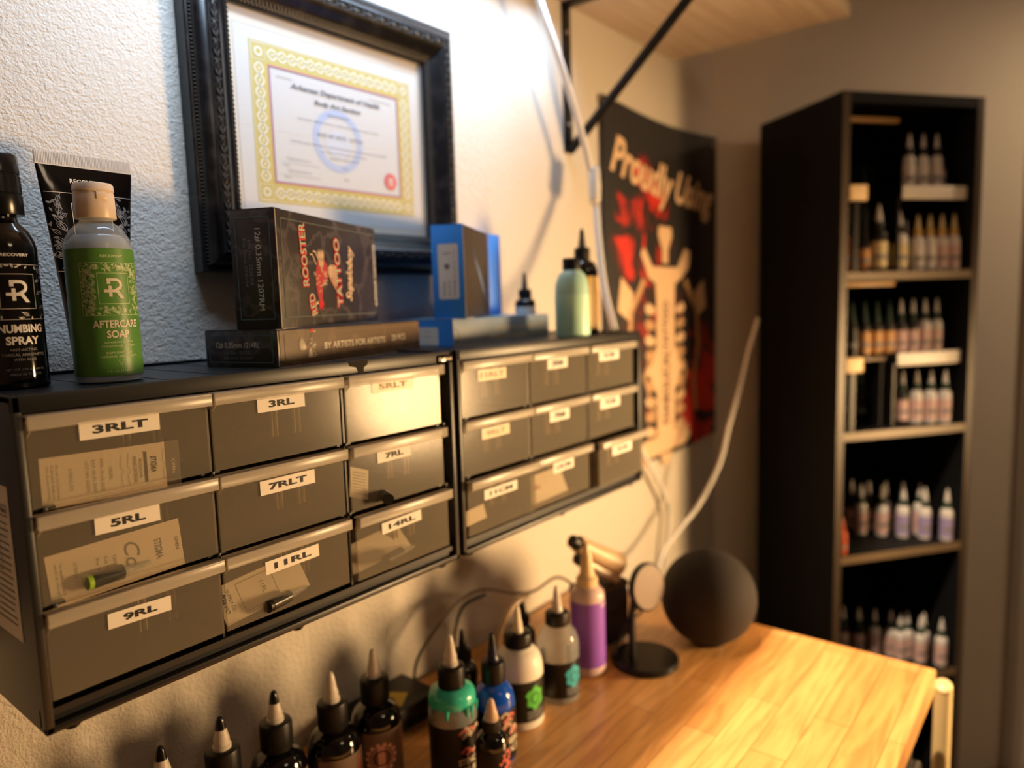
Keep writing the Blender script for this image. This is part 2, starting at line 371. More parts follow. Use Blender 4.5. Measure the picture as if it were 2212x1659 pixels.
# ------------------------------------------------------------------ drawer cabinets
Z0 = -0.05127; W_, H_ = 0.42097, 0.2377; YF = 0.55; DEP = YW-YF-.002
COLS = [0.0074, 0.1388, 0.2743]; DW = 0.129
ROWS = [-0.0650, -0.1337, -0.2024]; DH = 0.0655
def make_cabinet(x0, label, badge, sticker):
    t = thing('drawer_cabinet', label, 'drawer cabinet', (x0, YF, Z0-H_), group='drawer cabinets on the wall')
    b = MB(); zb, zt = 0, H_
    th = .006
    b.box((0, 0, 0), (th, DEP, zt), M_black, .0012); b.box((W_-th, 0, 0), (W_, DEP, zt), M_black, .0012)
    b.box((.001, .001, zt-.0075), (W_-.001, DEP, zt-.003), M_black)                 # recessed top panel
    b.box((0, 0, zt-.0125), (W_, .0045, zt), M_black, .0011); b.box((0, DEP-.004, zt-.012), (W_, DEP, zt), M_black, .001)
    b.box((0, 0, zt-.006), (.004, DEP, zt), M_black, .001); b.box((W_-.004, 0, zt-.006), (W_, DEP, zt), M_black, .001)
    b.box((.001, .004, .0115), (W_-.001, DEP, .0165), M_black); b.box((0, .0, 0), (W_, .005, .006), M_black, .0012)
    b.box((0, .007, .004), (W_, .010, .0165), M_black)
    b.box((0, DEP-.004, 0), (W_, DEP, zt), M_black)
    for k in (1, 2):
        xm = COLS[k]-.0018-.0006
        b.box((xm-.0010, .006, .016), (xm+.0010, DEP, zt-.012), M_black)
    for z in (ROWS[1], ROWS[2]):
        zz = z-Z0+H_+.0022
        for xm in (.0145, COLS[1]-.0024, COLS[2]-.0024, W_-.0145):
            b.box((xm-.008, .007, zz-.001), (xm+.008, DEP, zz+.001), M_black)
            b.box((xm-.0016, .003, zz-.0016), (xm+.0016, .008, zz+.0016), M_black, .0006)
    for j in range(9):   # ribs on the top panel
        b.box((.03+j*.045, .006, zt-.0032), (.0308+j*.045, DEP-.006, zt-.0026), M_black)
    b.build('cabinet_body', t)
    for i, x in enumerate((.02, W_*.5, W_-.02)):
        MB().lathe([(.0045, 0), (.0062, .002), (.0062, .006)], M_blackr, 16, (x, .012, -.0058)).build('foot', t)
        MB().lathe([(.0045, 0), (.0062, .002), (.0062, .006)], M_blackr, 16, (x, DEP-.02, -.0058)).build('foot', t)
    if badge:
        b = MB(); b.box((W_-.0248, -.0016, zt-.0128), (W_-.0022, 0, zt-.004), M_gloss, .0006)
        b.text('CRAFTSMAN', W_-.0134, zt-.0083, .0038, M_cream, plane((0, -.0018, 0), (1, 0, 0), (0, 0, 1)), w_=.0205, bold=.02)
        b.build('name_badge', t)['label'] = 'small black name badge with cream letters'
        b = MB(); q = plane((.288, -.0006, zt-.006), (1, 0, 0), (0, 0, 1))
        b.poly([(-.011, .0058), (.013, .0058), (.012, .001), (.0075, -.001), (.0065, -.0075), (.001, -.0065), (-.001, -.001), (-.009, .001)], mat('peeled_film', (34, 28, 24), .7, spec=.2), q)
        b.build('peeling_tape', t)
    if sticker:
        b = MB(); mp = plane((-.0004, 0, H_), (0, -1, 0), (0, 0, 1))
        y0, y1 = -.19, -.0245
        b.grid(y0, y1, -.176, -.064, M_paper, mp)
        mp = plane((-.0007, 0, H_), (0, -1, 0), (0, 0, 1))
        b.rect(-.052, -.029, -.086, -.078, .0006, M_ink, mp, 1); b.text('CRAFTSMAN', -.0405, -.082, .0035, M_ink, mp, w_=.019, bold=.02)
        for k in range(16):
            zz = -.092-k*.0049; x1 = -.03-random.random()*.006
            b.grid(-.175, x1, zz, zz+.0012, M_grey, mp)
        b.rect(-.12, -.05, -.128, -.102, .0006, M_grey, mp, 1)
        b.build('side_sticker', t)['label'] = 'white instruction sticker with grey print'
    return t
def drawer_label(b, text, lx, lz, lw, lh, y, tilt, glare):
    mp0 = plane((lx, y, lz), (math.cos(tilt), 0, math.sin(tilt)), (-math.sin(tilt), 0, math.cos(tilt)))
    b.grid(-lw/2, lw/2, -lh/2, lh/2, mat('glare_label', (196, 172, 132), .35) if glare else M_paper, mp0)  # tan paper and pale ink stand in for lamp glare
    mp1 = plane((lx, y-.0003, lz), (math.cos(tilt), 0, math.sin(tilt)), (-math.sin(tilt), 0, math.cos(tilt)))
    n = len(text)
    b.text(text, 0, 0, lh*.46, mat('glare_ink', (150, 126, 90), .5) if glare else M_ink, mp1, w_=lw*(.155*n+.07), bold=.035)
def make_drawer(cab, c, r, out, text, lx, lz, lw, lh, tilt=0.0, glare=False):
    """one drawer: tray, lip and its sticker"""
    x0 = COLS[c]; zt = ROWS[r]-Z0+H_; b = MB(); t = .0014; D = .176
    zb = zt-DH
    b.box((0, 0, 0), (DW, t, DH-.004), M_drawer, .0005, 1)
    b.box((0, t, 0), (t, D, DH-.012), M_drawer); b.box((DW-t, t, 0), (DW, D, DH-.012), M_drawer)
    b.box((t, D-t, 0), (DW-t, D, DH-.012), M_drawer); b.box((t, t, 0), (DW-t, D-t, t), M_drawer)
    # low inner dividers; their cream colour stands in for streak reflections
    for k, xx in enumerate((.074, .079, .098, .1035)):
        b.box((xx, .030, t+.012), (xx+.0016, .034, DH-.013), M_bar, .0006, 1)
    o = b.build('drawer', cab, (x0, out, zb))
    b = MB()
    b.box((-.0004, -.0085, DH-.0105), (DW+.0004, -.0060, DH-.001), M_lip, .0011); b.box((-.0004, -.0085, DH-.0022), (DW+.0004, .0022, DH), M_lip, .0009)
    b.add([(.001, -.0065, DH-.011), (.001, 0, DH-.0155), (.001, 0, DH-.002), (.001, -.0065, DH-.002), (.0018, -.0065, DH-.011), (.0018, 0, DH-.0155), (.0018, 0, DH-.002), (.0018, -.0065, DH-.002)],
          [(0, 1, 2, 3), (7, 6, 5, 4), (0, 4, 5, 1), (0, 3, 7, 4)], M_lip)
    b.add([(DW-.001, -.0065, DH-.011), (DW-.001, 0, DH-.0155), (DW-.001, 0, DH-.002), (DW-.001, -.0065, DH-.002)], [(0, 1, 2, 3)], M_lip)
    b.build('handle_lip', o)
    b = MB(); drawer_label(b, text, lx-x0, lz-(zb-H_+Z0), lw, lh, -.0004, tilt, glare)
    b.build('label_sticker', o)['label'] = 'paper label printed '+text
    return o
X1 = 0.15941; X2 = X1+W_+.00675
cab1 = make_cabinet(X1, 'near black nine-drawer cabinet with 3RLT label and white side sticker', True, True)
cab2 = make_cabinet(X2, 'far black nine-drawer cabinet with 11CM label, below the mint bottle', False, False)
# (col,row,out,text,label centre x (world), z, width, height, tilt, faded)
L1 = [(0, 0, .004, '3RLT', .2283, -.0817, .0565, .0132, -.01, 0), (0, 1, .004, '5RL', .2275, -.1520, .0468, .0128, -.01, 0), (0, 2, .004, '9RL', .2300, -.2252, .0468, .0118, -.03, 0),
      (1, 0, .004, '3RL', .3640, -.0815, .0478, .0129, 0, 0), (1, 1, .004, '7RLT', .3654, -.1538, .0564, .0128, 0, 0), (1, 2, .004, '11RL', .3650, -.2247, .0560, .0118, .02, 0),
      (2, 0, .004, '5RLT', .4950, -.0804, .0560, .0122, -.01, 1), (2, 1, .003, '7RL', .4910, -.1509, .0457, .0121, .01, 0), (2, 2, -.001, '14RL', .4935, -.2228, .0545, .0114, .03, 0)]
L2 = [(0, 0, .004, '11RLT', .6520, -.0845, .0520, .0132, -.01, 1), (0, 1, .004, '9RLT', .655, -.154, .052, .0128, 0, 1), (0, 2, -.002, '11CM', .654, -.2250, .0620, .0120, 0, 0),
      (1, 0, .004, '5RM', .787, -.0825, .0462, .0150, 0, 0), (1, 1, .004, '7RM', .789, -.1530, .0462, .0150, 0, 0), (1, 2, .0, '13CM', .790, -.2220, .0480, .0140, .02, 0),
      (2, 0, .004, '5CM', .9195, -.0817, .0560, .0160, 0, 0), (2, 1, .004, '7CM', .9205, -.1515, .0560, .0180, 0, 0), (2, 2, -.012, '9CM', .926, -.2210, .0560, .0150, 0, 0)]
for (c, r, out, tx, lx, lz, lw, lh, ti, fd) in L1: make_drawer(cab1, c, r, out, tx, lx-X1, lz, lw, lh, ti, fd)
for (c, r, out, tx, lx, lz, lw, lh, ti, fd) in L2: make_drawer(cab2, c, r, out, tx, lx-X2, lz, lw, lh, ti, fd)

# ---- needle packets inside the drawers
M_pk = mat('packet_paper', (244, 232, 208), .65); M_film = mat('packet_film', (190, 190, 185), .15, blend=.7)
def packet(name, label, loc, L, H, tilt, lean, deco, group='needle packets in the drawers', tab=None):
    t = thing(name, label, 'needle packet', loc, rot=(lean, -tilt, 0), group=group)
    b = MB(); b.box((0, 0, 0), (L, .0008, H), M_pk)
    mp = plane((0, -.0003, 0), (1, 0, 0), (0, 0, 1))
    if tab: b.grid(L-tab, L, 0, H, mat('packet_tab', (92, 84, 74), .5), mp); mp = plane((0, -.0005, 0), (1, 0, 0), (0, 0, 1))
    deco(b, mp); b.build('backing_card', t)
    b = MB(); b.box((.002, .0008, .002), (L-.002, .007, H-.002), M_film, .002, 1)
    b.build('clear_blister', t)
    b = MB(); b.tube([(L*.25, .0045, H*.5), (L*.5, .0045, H*.5)], .0028, M_blackr, 8, 1); b.tube([(L*.5, .0045, H*.5), (L*.7, .0045, H*.5)], .0018, M_chrome, 8, 1)
    b.build('needle_cartridge', t)
    return t
r90 = -PI/2
def deco1(b, mp):
    L, H = .098, .036
    b.text('OPEN', L-.0055, H*.45, .0028, M_cream, mp, w_=.011, rot=r90, bold=.02)
    b.text('STIGMA', L-.0205, H*.55, .0045, M_ink, mp, w_=.0125, rot=r90, bold=.02)
    b.grid(L-.0275, L-.0255, H*.2, H*.85, M_blackr, mp)
    b.text('PROFESSIONAL', L-.0305, H*.5, .0022, M_ink, mp, w_=.015, rot=r90)
    b.text('NEEDLE CARTRIDGES', L-.0345, H*.5, .0024, M_ink, mp, w_=.020, rot=r90)
    for xx in (L-.039, L-.044, L-.0125):
        b.stroke([(xx, H*.18), (xx-.001, H*.4), (xx+.001, H*.5), (xx-.001, H*.6), (xx, H*.85)], .0003, M_grey, mp)
    for xx, s_ in ((L-.052, '1003RL'), (L-.058, 'MFD: 05-02-2025'), (L-.0635, 'EXP: 05-01-2030'), (L-.068, 'LOT NO: 202505'), (.019, 'STERILE EO'), (.0105, 'Do not use if package'), (.0075, 'is damaged. Single use'), (.0045, 'only, do not resterilize')):
        b.text(s_, xx, H*.5, .0021, M_grey, mp, w_=min(.024, .0016*len(s_)), rot=r90)
packet('needle_packet', 'cream needle packet standing in the drawer labelled 3RLT', (.1755, YF+.012, Z0-.0825), .098, .036, -.03, -.05, deco1, tab=.011)
def deco2(b, mp):
    L, H = .098, .038
    b.text('OPEN', L-.006, H*.5, .0026, M_ink, mp, w_=.010, rot=r90)
    b.text('STIGMA', L-.0205, H*.5, .0055, M_grey, mp, w_=.016, rot=r90, bold=.02)
    b.text('Co', L-.040, H*.55, .011, M_grey, mp, w_=.020, rot=r90, shear=.3)
    for xx, s_ in ((.045, '1205RL'), (.039, 'Lot No.'), (.033, 'Exp Date'), (.018, 'STERILE EO'), (.009, 'The needles are sterile'), (.0055, 'with EO gas unless pack')):
        b.text(s_, xx, H*.5, .0022, M_grey, mp, w_=min(.024, .0018*len(s_)), rot=r90)
packet('needle_packet', 'greyish needle packet in the drawer labelled 5RL', (.1755, YF+.013, Z0-.1545), .096, .038, .04, -.06, deco2)
def deco3(b, mp):
    b.text('11RL', .043, .018, .004, M_grey, mp, w_=.011, rot=r90)
    b.text('SUPPLY CO.', .0115, .018, .003, mat('blue_print', (40, 70, 120), .6), mp, w_=.02, rot=r90)
    b.text('Mavo', .0065, .018, .005, mat('blue_print', (40, 70, 120), .6), mp, w_=.018, rot=r90, shear=.3)
    b.rect(.02, .055, .004, .03, .0004, M_grey, mp, 1)
packet('needle_packet', 'needle packet with blue script in the drawer labelled 11RL', (.3035, YF+.014, Z0-.2165), .085, .034, .10, -.5, deco3)
packet('needle_packet', 'pale needle packet lying in the drawer labelled 14RL', (.444, YF+.02, Z0-.2175), .080, .03, .10, -.75, lambda b, mp: None)
packet('needle_packet', 'tilted needle packet at the left of the drawer labelled 7RL', (.4385, YF+.012, Z0-.1340), .024, .030, -.35, -.3, lambda b, mp: [b.grid(.003, .021, .004+.003*k, .0048+.003*k, M_grey, mp) for k in range(8)] and None)
packet('needle_packet', 'white needle packet in the drawer labelled 11CM', (.60, YF+.012, Z0-.2100), .042, .017, .06, -.2, lambda b, mp: None)
packet('needle_packet', 'cream needle packet with red print in the far middle bottom drawer', (.735, YF+.014, Z0-.2165), .085, .036, .03, -.4, lambda b, mp: b.text('STERILE', .02, .02, .006, mat('red_print', (180, 40, 30), .6), mp, w_=.02))
# loose cartridges
def cartridge(loc, rz, label, green=False):
    t = thing('needle_cartridge', label, 'needle cartridge', loc, rz, group='loose cartridges in the drawers')
    b = MB(); b.tube([(-.022, 0, .006), (0, 0, .006)], .0058, mat('smoky_plastic', (60, 62, 60), .25, blend=.3), 14, 1); b.build('barrel', t)
    b = MB(); b.tube([(0, 0, .006), (.008, 0, .006), (.022, 0, .006)], lambda q: .0045-.003*q, M_clear, 14, 4); b.build('tip', t)
    b = MB(); b.tube([(-.026, 0, .006), (-.0225, 0, .006)], .0056, mat('lime_plastic', (150, 190, 60), .4) if green else M_blackr, 14, 1); b.build('end_cap', t)
cartridge((.222, YF+.0095, Z0-.1465), .1, 'loose cartridge with lime end in the drawer labelled 5RL', True)
cartridge((.362, YF+.0095, Z0-.2145), .2, 'loose cartridge in the drawer labelled 11RL')
cartridge((.500, YF+.0095, Z0-.2145), .15, 'loose cartridge in the drawer labelled 14RL')
cartridge((.478, YF+.0095, Z0-.1455), 1.1, 'loose cartridge in the drawer labelled 7RL')
cartridge((.27, YF+.030, Z0-.0775), .4, 'loose cartridge in the drawer labelled 3RLT')
# ------------------------------------------------------------------ bottles and tube on top of the near cabinet
ZT = Z0-.003
def leaves(b, mp, x0, x1, y0, y1, n, m, hole=None, wd=.00028, size=.0032):
    for _ in range(n):
        x = random.uniform(x0, x1); y = random.uniform(y0, y1); a = random.uniform(0, 2*PI); l = size*random.uniform(.7, 1.2)
        if hole and hole[0]-l*.7 < x < hole[1]+l*.7 and hole[2]-l*.7 < y < hole[3]+l*.7: continue
        if not (x0+l*.6 < x < x1-l*.6 and y0+l*.6 < y < y1-l*.6): l *= .4
        ca, sa = math.cos(a), math.sin(a)
        P = [(-.5, 0), (-.2, .2), (.15, .2), (.5, 0), (.15, -.2), (-.2, -.2), (-.5, 0)]
        b.stroke([(x+l*(u*ca-v*sa), y+l*(u*sa+v*ca)) for u, v in P], wd, m, mp)
        b.stroke([(x-l*.7*ca, y-l*.7*sa), (x+l*.3*ca, y+l*.3*sa)], wd, m, mp)
def r_logo(b, mp, cx, cy, h, m):
    s = h/10.0
    def P(pts): return [(cx+(x-4.6)*s, cy+(y-5)*s) for x, y in pts]
    b.grid(cx-4.6*s, cx+1.4*s, cy-2*s, cy-.6*s, m, mp, 8, 1)       # plus bar
    b.poly(P([(2.2, .8), (3.7, .8), (3.7, 6.3), (2.2, 6.3)]), m, mp)
    b.poly(P([(1.6, 7.2), (3.2, 7.2), (3.2, 10), (1.6, 10)]), m, mp)
    n = 12; ro, ri = 3.1, 1.75
    arc = [(5.6+ro*math.cos(PI/2-PI*i/n), 6.9+ro*math.sin(PI/2-PI*i/n)) for i in range(n+1)]
    arci = [(5.6+ri*math.cos(PI/2-PI*i/n), 6.9+ri*math.sin(PI/2-PI*i/n)) for i in range(n+1)]
    for i in range(n): b.poly(P([arc[i], arc[i+1], arci[i+1], arci[i]]), m, mp)
    b.grid(cx-3*s, cx+1*s, cy+3.65*s, cy+5*s, m, mp, 6, 1)
    b.poly(P([(4.6, 4.6), (6.4, 4.6), (9.4, 0), (7.5, 0)]), m, mp)

M_green = mat('soap_green_label', (88, 140, 62), .38); M_lgreen = mat('pale_green_print', (206, 222, 170), .45)
def soap(loc):
    t = thing('soap_bottle', 'clear soap bottle with green label and cream flip cap', 'bottle', loc)
    R = .0245; prof = [(R-.002, 0), (R, .0015), (R, .108), (R-.0015, .114), (R-.005, .1205), (R-.010, .1255), (.0115, .128), (.0115, .1315)]
    MB().lathe(prof, M_clear, 48).build('bottle_body', t)
    MB().lathe([(R-.0016, .0015), (R-.0016, .1075), (R-.004, .1135), (R-.007, .117)], M_gel, 40).build('liquid_soap', t)
    b = MB(); a0 = R_(-92); mp0 = wrap(R, a0, .0003); mp = wrap(R, a0, .00055)
    b.grid(-.052, .0485, .006, .1055, M_green, mp0, 48, 1)
    b.text('RECOVERY', 0, .0995, .0021, M_lgreen, mp, w_=.0165, bold=.02)
    b.rect(-.0235, .0235, .0535, .0945, .0003, M_lgreen, mp, 16); b.rect(-.0115, .0115, .0625, .0865, .0003, M_lgreen, mp, 8)
    leaves(b, mp, -.023, .023, .054, .094, 420, M_lgreen, (-.0115, .0115, .0625, .0865), .00022, .0038)
    r_logo(b, mp, -.0005, .0745, .0155, M_cream)
    b.text('AFTERCARE', 0, .0468, .0060, M_cream, mp, w_=.0345, bold=.03); b.text('SOAP', 0, .0388, .0060, M_cream, mp, w_=.0165, bold=.03)
    for z, s_, w_ in ((.0325, 'ADVANCED SKIN', .021), (.0295, 'CLEANSING SYSTEM', .025), (.0242, 'REPLENISHES', .019), (.0212, 'NATURAL EMOLLIENTS', .028), (.0095, '4 fl. oz. (118 mL)', .021)):
        b.text(s_, 0, z, .0016, M_lgreen, mp, w_=w_)
    b.stroke([(-.0015, .018), (0, .014), (.002, .0185)], .0003, M_lgreen, mp)
    b.build('label', t)
    b = MB(); b.lathe([(.0148, .1300), (.0150, .1305), (.0146, .1490), (.0142, .1500), (.0142, .1510), (.0148, .1515), (.0144, .1560), (.0135, .1572), (.0, .1574)], mat('cream_cap', (226, 206, 184), .35), 40)
    b.box((-.004, -.0150, .1440), (.004, -.0138, .1500), mat('cream_cap', (226, 206, 184), .35), .0006)
    b.build('flip_cap', t)
soap((.2527, .6239, ZT))
def spray(loc):
    t = thing('spray_bottle', 'glossy black numbing spray bottle cut by the left picture edge', 'bottle', loc)
    R = .0224; G = M_gloss
    MB().lathe([(R-.002, 0), (R, .0015), (R, .106), (R-.0012, .112), (R-.0045, .1195), (R-.010, .1255), (.0115, .1285), (.0115, .134)], G, 48).build('bottle_body', t)
    b = MB(); b.lathe([(.0165, .1310), (.0168, .1315), (.0166, .1450), (.0158, .1455), (.0158, .1465), (.0165, .147), (.0162, .160), (.0154, .1605), (.0154, .1615), (.016, .162), (.0156, .1748), (.0145, .1762), (0, .1765)], mat('satin_black_cap', (14, 15, 18), .22), 40)
    b.build('spray_cap', t)
    b = MB(); a0 = R_(-88); mp = wrap(R, a0, .0003); Wt = mat('silver_print', (206, 200, 192), .4)
    b.text('RECOVERY', 0, .1005, .0022, Wt, mp, w_=.019, bold=.02)
    b.rect(-.0225, .0225, .0525, .0935, .0003, Wt, mp, 16); b.rect(-.0122, .0122, .0605, .0865, .0003, Wt, mp, 8)
    leaves(b, mp, -.022, .022, .053, .093, 110, Wt, (-.0122, .0122, .0605, .0865), .0003, .0062)
    r_logo(b, mp, -.0005, .0735, .0165, Wt)
    b.text('NUMBING', 0, .0458, .0062, Wt, mp, w_=.0310, bold=.03); b.text('SPRAY', 0, .0368, .0062, Wt, mp, w_=.0225, bold=.03)
    g2 = mat('dim_print', (120, 118, 118), .5)
    for z, s_, w_ in ((.0300, 'FAST-ACTING', .018), (.0262, 'TOPICAL ANESTHETIC', .030), (.0226, 'WITH ALOE', .015), (.0150, 'NET WT. 2 FL OZ (60mL)', .026), (.0115, 'MADE IN THE USA', .021)):
        b.text(s_, 0, z, .0019, g2, mp, w_=w_)
    b.build('label', t)
spray((.1941, .6487, ZT))
def tube(loc, rz):
    t = thing('lotion_tube', 'black lotion tube standing on its cap behind the soap bottle', 'tube', loc, rz)
    # flattens from a round cap end to a wide crimped top
    b = MB(); n = 40; V = []; F = []; rows = []
    N = 14; zb, zt = .012, .182
    for j in range(N+1):
        q = j/N; z = zb+(zt-zb)*q; a = .024+(.040-.024)*q**1.1; d = .016*(1-q)**.75+.0006
        for i in range(n):
            an = 2*PI*i/n; V.append((a*math.cos(an), d*math.sin(an), z))
    F = [(j*n+i, j*n+(i+1) % n, (j+1)*n+(i+1) % n, (j+1)*n+i) for j in range(N) for i in range(n)]
    F.append(tuple(reversed(range(n)))); F.append(tuple(range(N*n, (N+1)*n)))
    b.add(V, F, M_gloss, True)
    def mp(x, z):
        q = min(1, max(0, (z-zb)/(zt-zb))); a = .024+(.040-.024)*q**1.1; d = .016*(1-q)**.75+.0006
        u = max(-.98, min(.98, x/a)); return Vector((x, -d*math.sqrt(1-u*u)-.0003, z))
    Wt = mat('tube_print', (150, 148, 150), .5)
    b.text('RECOVERY', -.002, .169, .0038, M_cream, mp, w_=.026, bold=.02)
    b.stroke([(x*.001, .1585) for x in range(-36, 37, 2)], .0004, M_cream, mp); b.stroke([(x*.001, .092) for x in range(-31, 32, 2)], .0004, M_cream, mp)
    b.rect(-.0165, .0165, .102, .150, .0004, M_cream, mp, 6)
    leaves(b, mp, -.034, .034, .094, .158, 170, Wt, (-.0165, .0165, .102, .150), .0004, .0085)
    b.build('tube_body', t)
    b = MB(); b.box((-.0401, -.0008, .181), (.0401, .0008, .192), mat('crimp_silver', (214, 212, 210), .35))
    for k in range(65): b.box((-.0397+k*.00122, -.0011, .1825), (-.0397+k*.00122+.0005, .0011, .1915), mat('crimp_silver', (214, 212, 210), .35))
    b.build('crimped_end', t)
    MB().lathe([(.0235, 0), (.0242, .0006), (.0244, .0125)], mat('satin_black_cap', (14, 15, 18), .22), 32, sy=.68).build('cap', t)
tube((.2760, .6930, ZT), R_(3))

# ------------------------------------------------------------------ cartons
M_mar = marble_mat('dark_marbled_card', (50, 44, 46), (84, 76, 76), .38); M_marb = marble_mat('brown_marbled_card', (92, 70, 48), (110, 86, 60), .42)
M_edge = mat('card_edge', (190, 176, 158), .7); M_teal = mat('teal_border', (84, 112, 114), .5); M_silv = mat('silver_card_print', (226, 220, 208), .45)
M_red = mat('red_card_print', (206, 36, 44), .45); M_pink = mat('cream_outline', (226, 196, 160), .5)
def carton(name, label, loc, ang, L, W, H, m, end_deco, side_deco, top_deco=None, group=None, mend=None):
    t = thing(name, label, 'box', loc, R_(ang), group)
    b = MB(); b.box((0, 0, 0), (L, W, H), m, .0009)
    endp = plane((-.0004, W, 0), (0, -1, 0), (0, 0, 1)); sidep = plane((0, -.0004, 0), (1, 0, 0), (0, 0, 1)); topp = plane((0, 0, H+.0003), (1, 0, 0), (0, 1, 0))
    if mend:
        b.grid(.0005, W-.0005, .0005, H-.0005, mend, endp); endp = plane((-.0007, W, 0), (0, -1, 0), (0, 0, 1))
    if end_deco: end_deco(b, endp, W, H)
    if side_deco: side_deco(b, sidep, L, H)
    if top_deco: top_deco(b, topp, L, W)
    # pale worn folds along the near edges
    b.box((-.0005, -.0005, .001), (.0003, .0003, H-.001), M_edge); b.box((.001, -.0005, -.0001), (L-.001, .0003, .0005), M_edge)
    b.build('carton', t)
    b = MB(); b.box((.0, .0015, H), (.012, W-.0015, H+.0006), m); b.build('end_flap', t)
    return t
def end_low(b, mp, W, H):
    b.rect(.006, W-.006, .0045, H-.0045, .0009, M_teal, mp, 1)
    b.text('12# 0.35mm 1214RL', W*.46, H*.60, .0058, M_silv, mp, w_=W*.60)
    b.text('Lot No.: 2025/07', W*.46, H*.40, .0036, M_grey, mp, w_=W*.38); b.text('Exp Date 2030/07', W*.46, H*.25, .0036, M_grey, mp, w_=W*.40)
def rooster(b, mp, cx, cy, s, rot, m1, m2):
    ca, sa = math.cos(rot), math.sin(rot)
    def P(pts, k=1): return [(cx+s*k*(x*ca-y*sa), cy+s*k*(x*sa+y*ca)) for x, y in pts]
    def leaf(x, y, a, l, w_, m): # feather
        P_ = [(0, 0), (.3, w_), (.7, w_*.8), (1, 0), (.7, -w_*.5), (.3, -w_*.7)]
        c2, s2 = math.cos(a), math.sin(a)
        pts = [(x+l*(u*c2-v*s2), y+l*(u*s2+v*c2)) for u, v in P_]
        b.poly(P(pts), m, mp); b.stroke(P(pts+[pts[0]]), s*.018, m2, lambda u, v: mp(u, v)+off)
        b.stroke(P([(x, y), (x+l*.9*c2, y+l*.9*s2)]), s*.012, m2, lambda u, v: mp(u, v)+off)
    off = (mp(0, 0)-mp(0, 0))
    nrm = (mp(1, 0)-mp(0, 0)).cross(mp(0, 1)-mp(0, 0)).normalized(); off = nrm*.0002
    for i in range(7): leaf(-.25, .05, PI*.55+i*.17, .62-.03*i, .13, m1)
    for i in range(5): leaf(0, -.05, -PI*.75+i*.16, .45, .11, M_silv if i % 2 else m1)
    b.poly(P([(-.3, 0), (-.15, .22), (.15, .25), (.35, .5), (.5, .5), (.45, .2), (.3, -.1), (.05, -.3), (-.2, -.22)]), m1, mp)
    for i in range(26):
        x = random.uniform(-.2, .35); y = random.uniform(-.2, .35); b.stroke(P([(x, y), (x+.05, y-.06), (x+.1, y-.03)]), s*.014, m2, lambda u, v: mp(u, v)+off)
    b.poly(P([(.36, .5), (.34, .66), (.43, .6), (.46, .72), (.52, .6), (.58, .64), (.55, .5)]), M_red, mp)
    b.poly(P([(.55, .5), (.68, .46), (.54, .42)]), m2, mp)
    for x in (0, .15): b.stroke(P([(x, -.25), (x+.03, -.5), (x+.12, -.55)]), s*.03, m2, mp)
def side_low(b, mp, L, H):
    b.grid(.002, L-.002, .001, H-.001, M_marb, mp)
    mp = plane((0, -.0008, 0), (1, 0, 0), (0, 0, 1))
    b.rect(.008, L-.008, .0045, H-.0045, .0006, mat('dull_gold_border', (120, 98, 66), .5), mp, 1)
    b.text('BY ARTISTS FOR ARTISTS', .118, H*.47, .0068, M_cream, mp, w_=.106, bold=.01); b.text('20 PCS', .198, H*.50, .0068, M_cream, mp, w_=.028, bold=.01)
    rooster(b, mp, .043, H*.48, .022, .4, M_marb, M_cream)
carton('needle_carton', 'dark carton marked 1214RL lying under the upright one', (.3858, .5863, ZT), 14, .246, .092, .0352, M_mar, end_low, side_low)
def end_up(b, mp, W, H):
    b.rect(.0055, W-.006, .009, H-.007, .0009, M_teal, mp, 1)
    b.text('12# 0.35mm 1207RM', W*.60, H*.50, .0062, M_silv, mp, w_=H*.68, rot=r90)
    b.text('Lot No.: 2025/04', W*.42, H*.56, .0036, M_grey, mp, w_=H*.37, rot=r90); b.text('Exp Date: 2030/04', W*.30, H*.56, .0036, M_grey, mp, w_=H*.40, rot=r90)
def side_up(b, mp, L, H):
    b.rect(.008, L-.006, .010, H-.008, .0010, mat('grey_green_border', (92, 102, 98), .5), mp, 1)
    o = plane((0, -.0006, 0), (1, 0, 0), (0, 0, 1)); o2 = plane((0, -.0009, 0), (1, 0, 0), (0, 0, 1))
    for s_, cx, cz, h, w_, rt in (('ROOSTER', .047, H*.64, .013, H*.56, PI/2+.05), ('RED', .060, H*.20, .013, H*.20, PI/2+.25), ('TATTOO', .118, H*.50, .014, H*.66, PI/2+.04)):
        b.text(s_, cx, cz, h, M_red, o, w_=w_*1.02, rot=rt, bold=.09); b.text(s_, cx, cz, h*.85, mat('mint_card_print', (150, 200, 170), .5), o2, w_=w_*.98, rot=rt, bold=.0)
    b.text('Supaloboy', .147, H*.50, .019, M_pink, o, w_=H*.55, rot=PI/2-.12, shear=.35, bold=.02)
    b.text('SUPERIOR CARTRIDGES', .213, H*.50, .0060, M_silv, o, w_=H*.66, rot=PI/2, bold=.01)
    rooster(b, o, .083, H*.50, .047, PI+.5, mat('rooster_red', (176, 60, 62), .45), M_pink)
carton('needle_carton', 'dark carton marked 1207RM with rooster print standing upright', (.3946, .5914, ZT+.0358), 25, .219, .048, .1115, M_mar, end_up, side_up)
M_blue = mat('vivid_blue_card', (60, 152, 250), .45); M_bgrey = mat('blue_grey_card', (134, 152, 172), .42, var=((118, 136, 156), 20))
def white_lab(b, mp, x0, x1, y0, y1): 
    pts = []; r = .003
    for cx, cy, a in ((x1-r, y0+r, -PI/2), (x1-r, y1-r, 0), (x0+r, y1-r, PI/2), (x0+r, y0+r, PI)):
        for k in range(5): pts.append((cx+r*math.cos(a+k*PI/8), cy+r*math.sin(a+k*PI/8)))
    b.poly(pts, M_paper, mp)
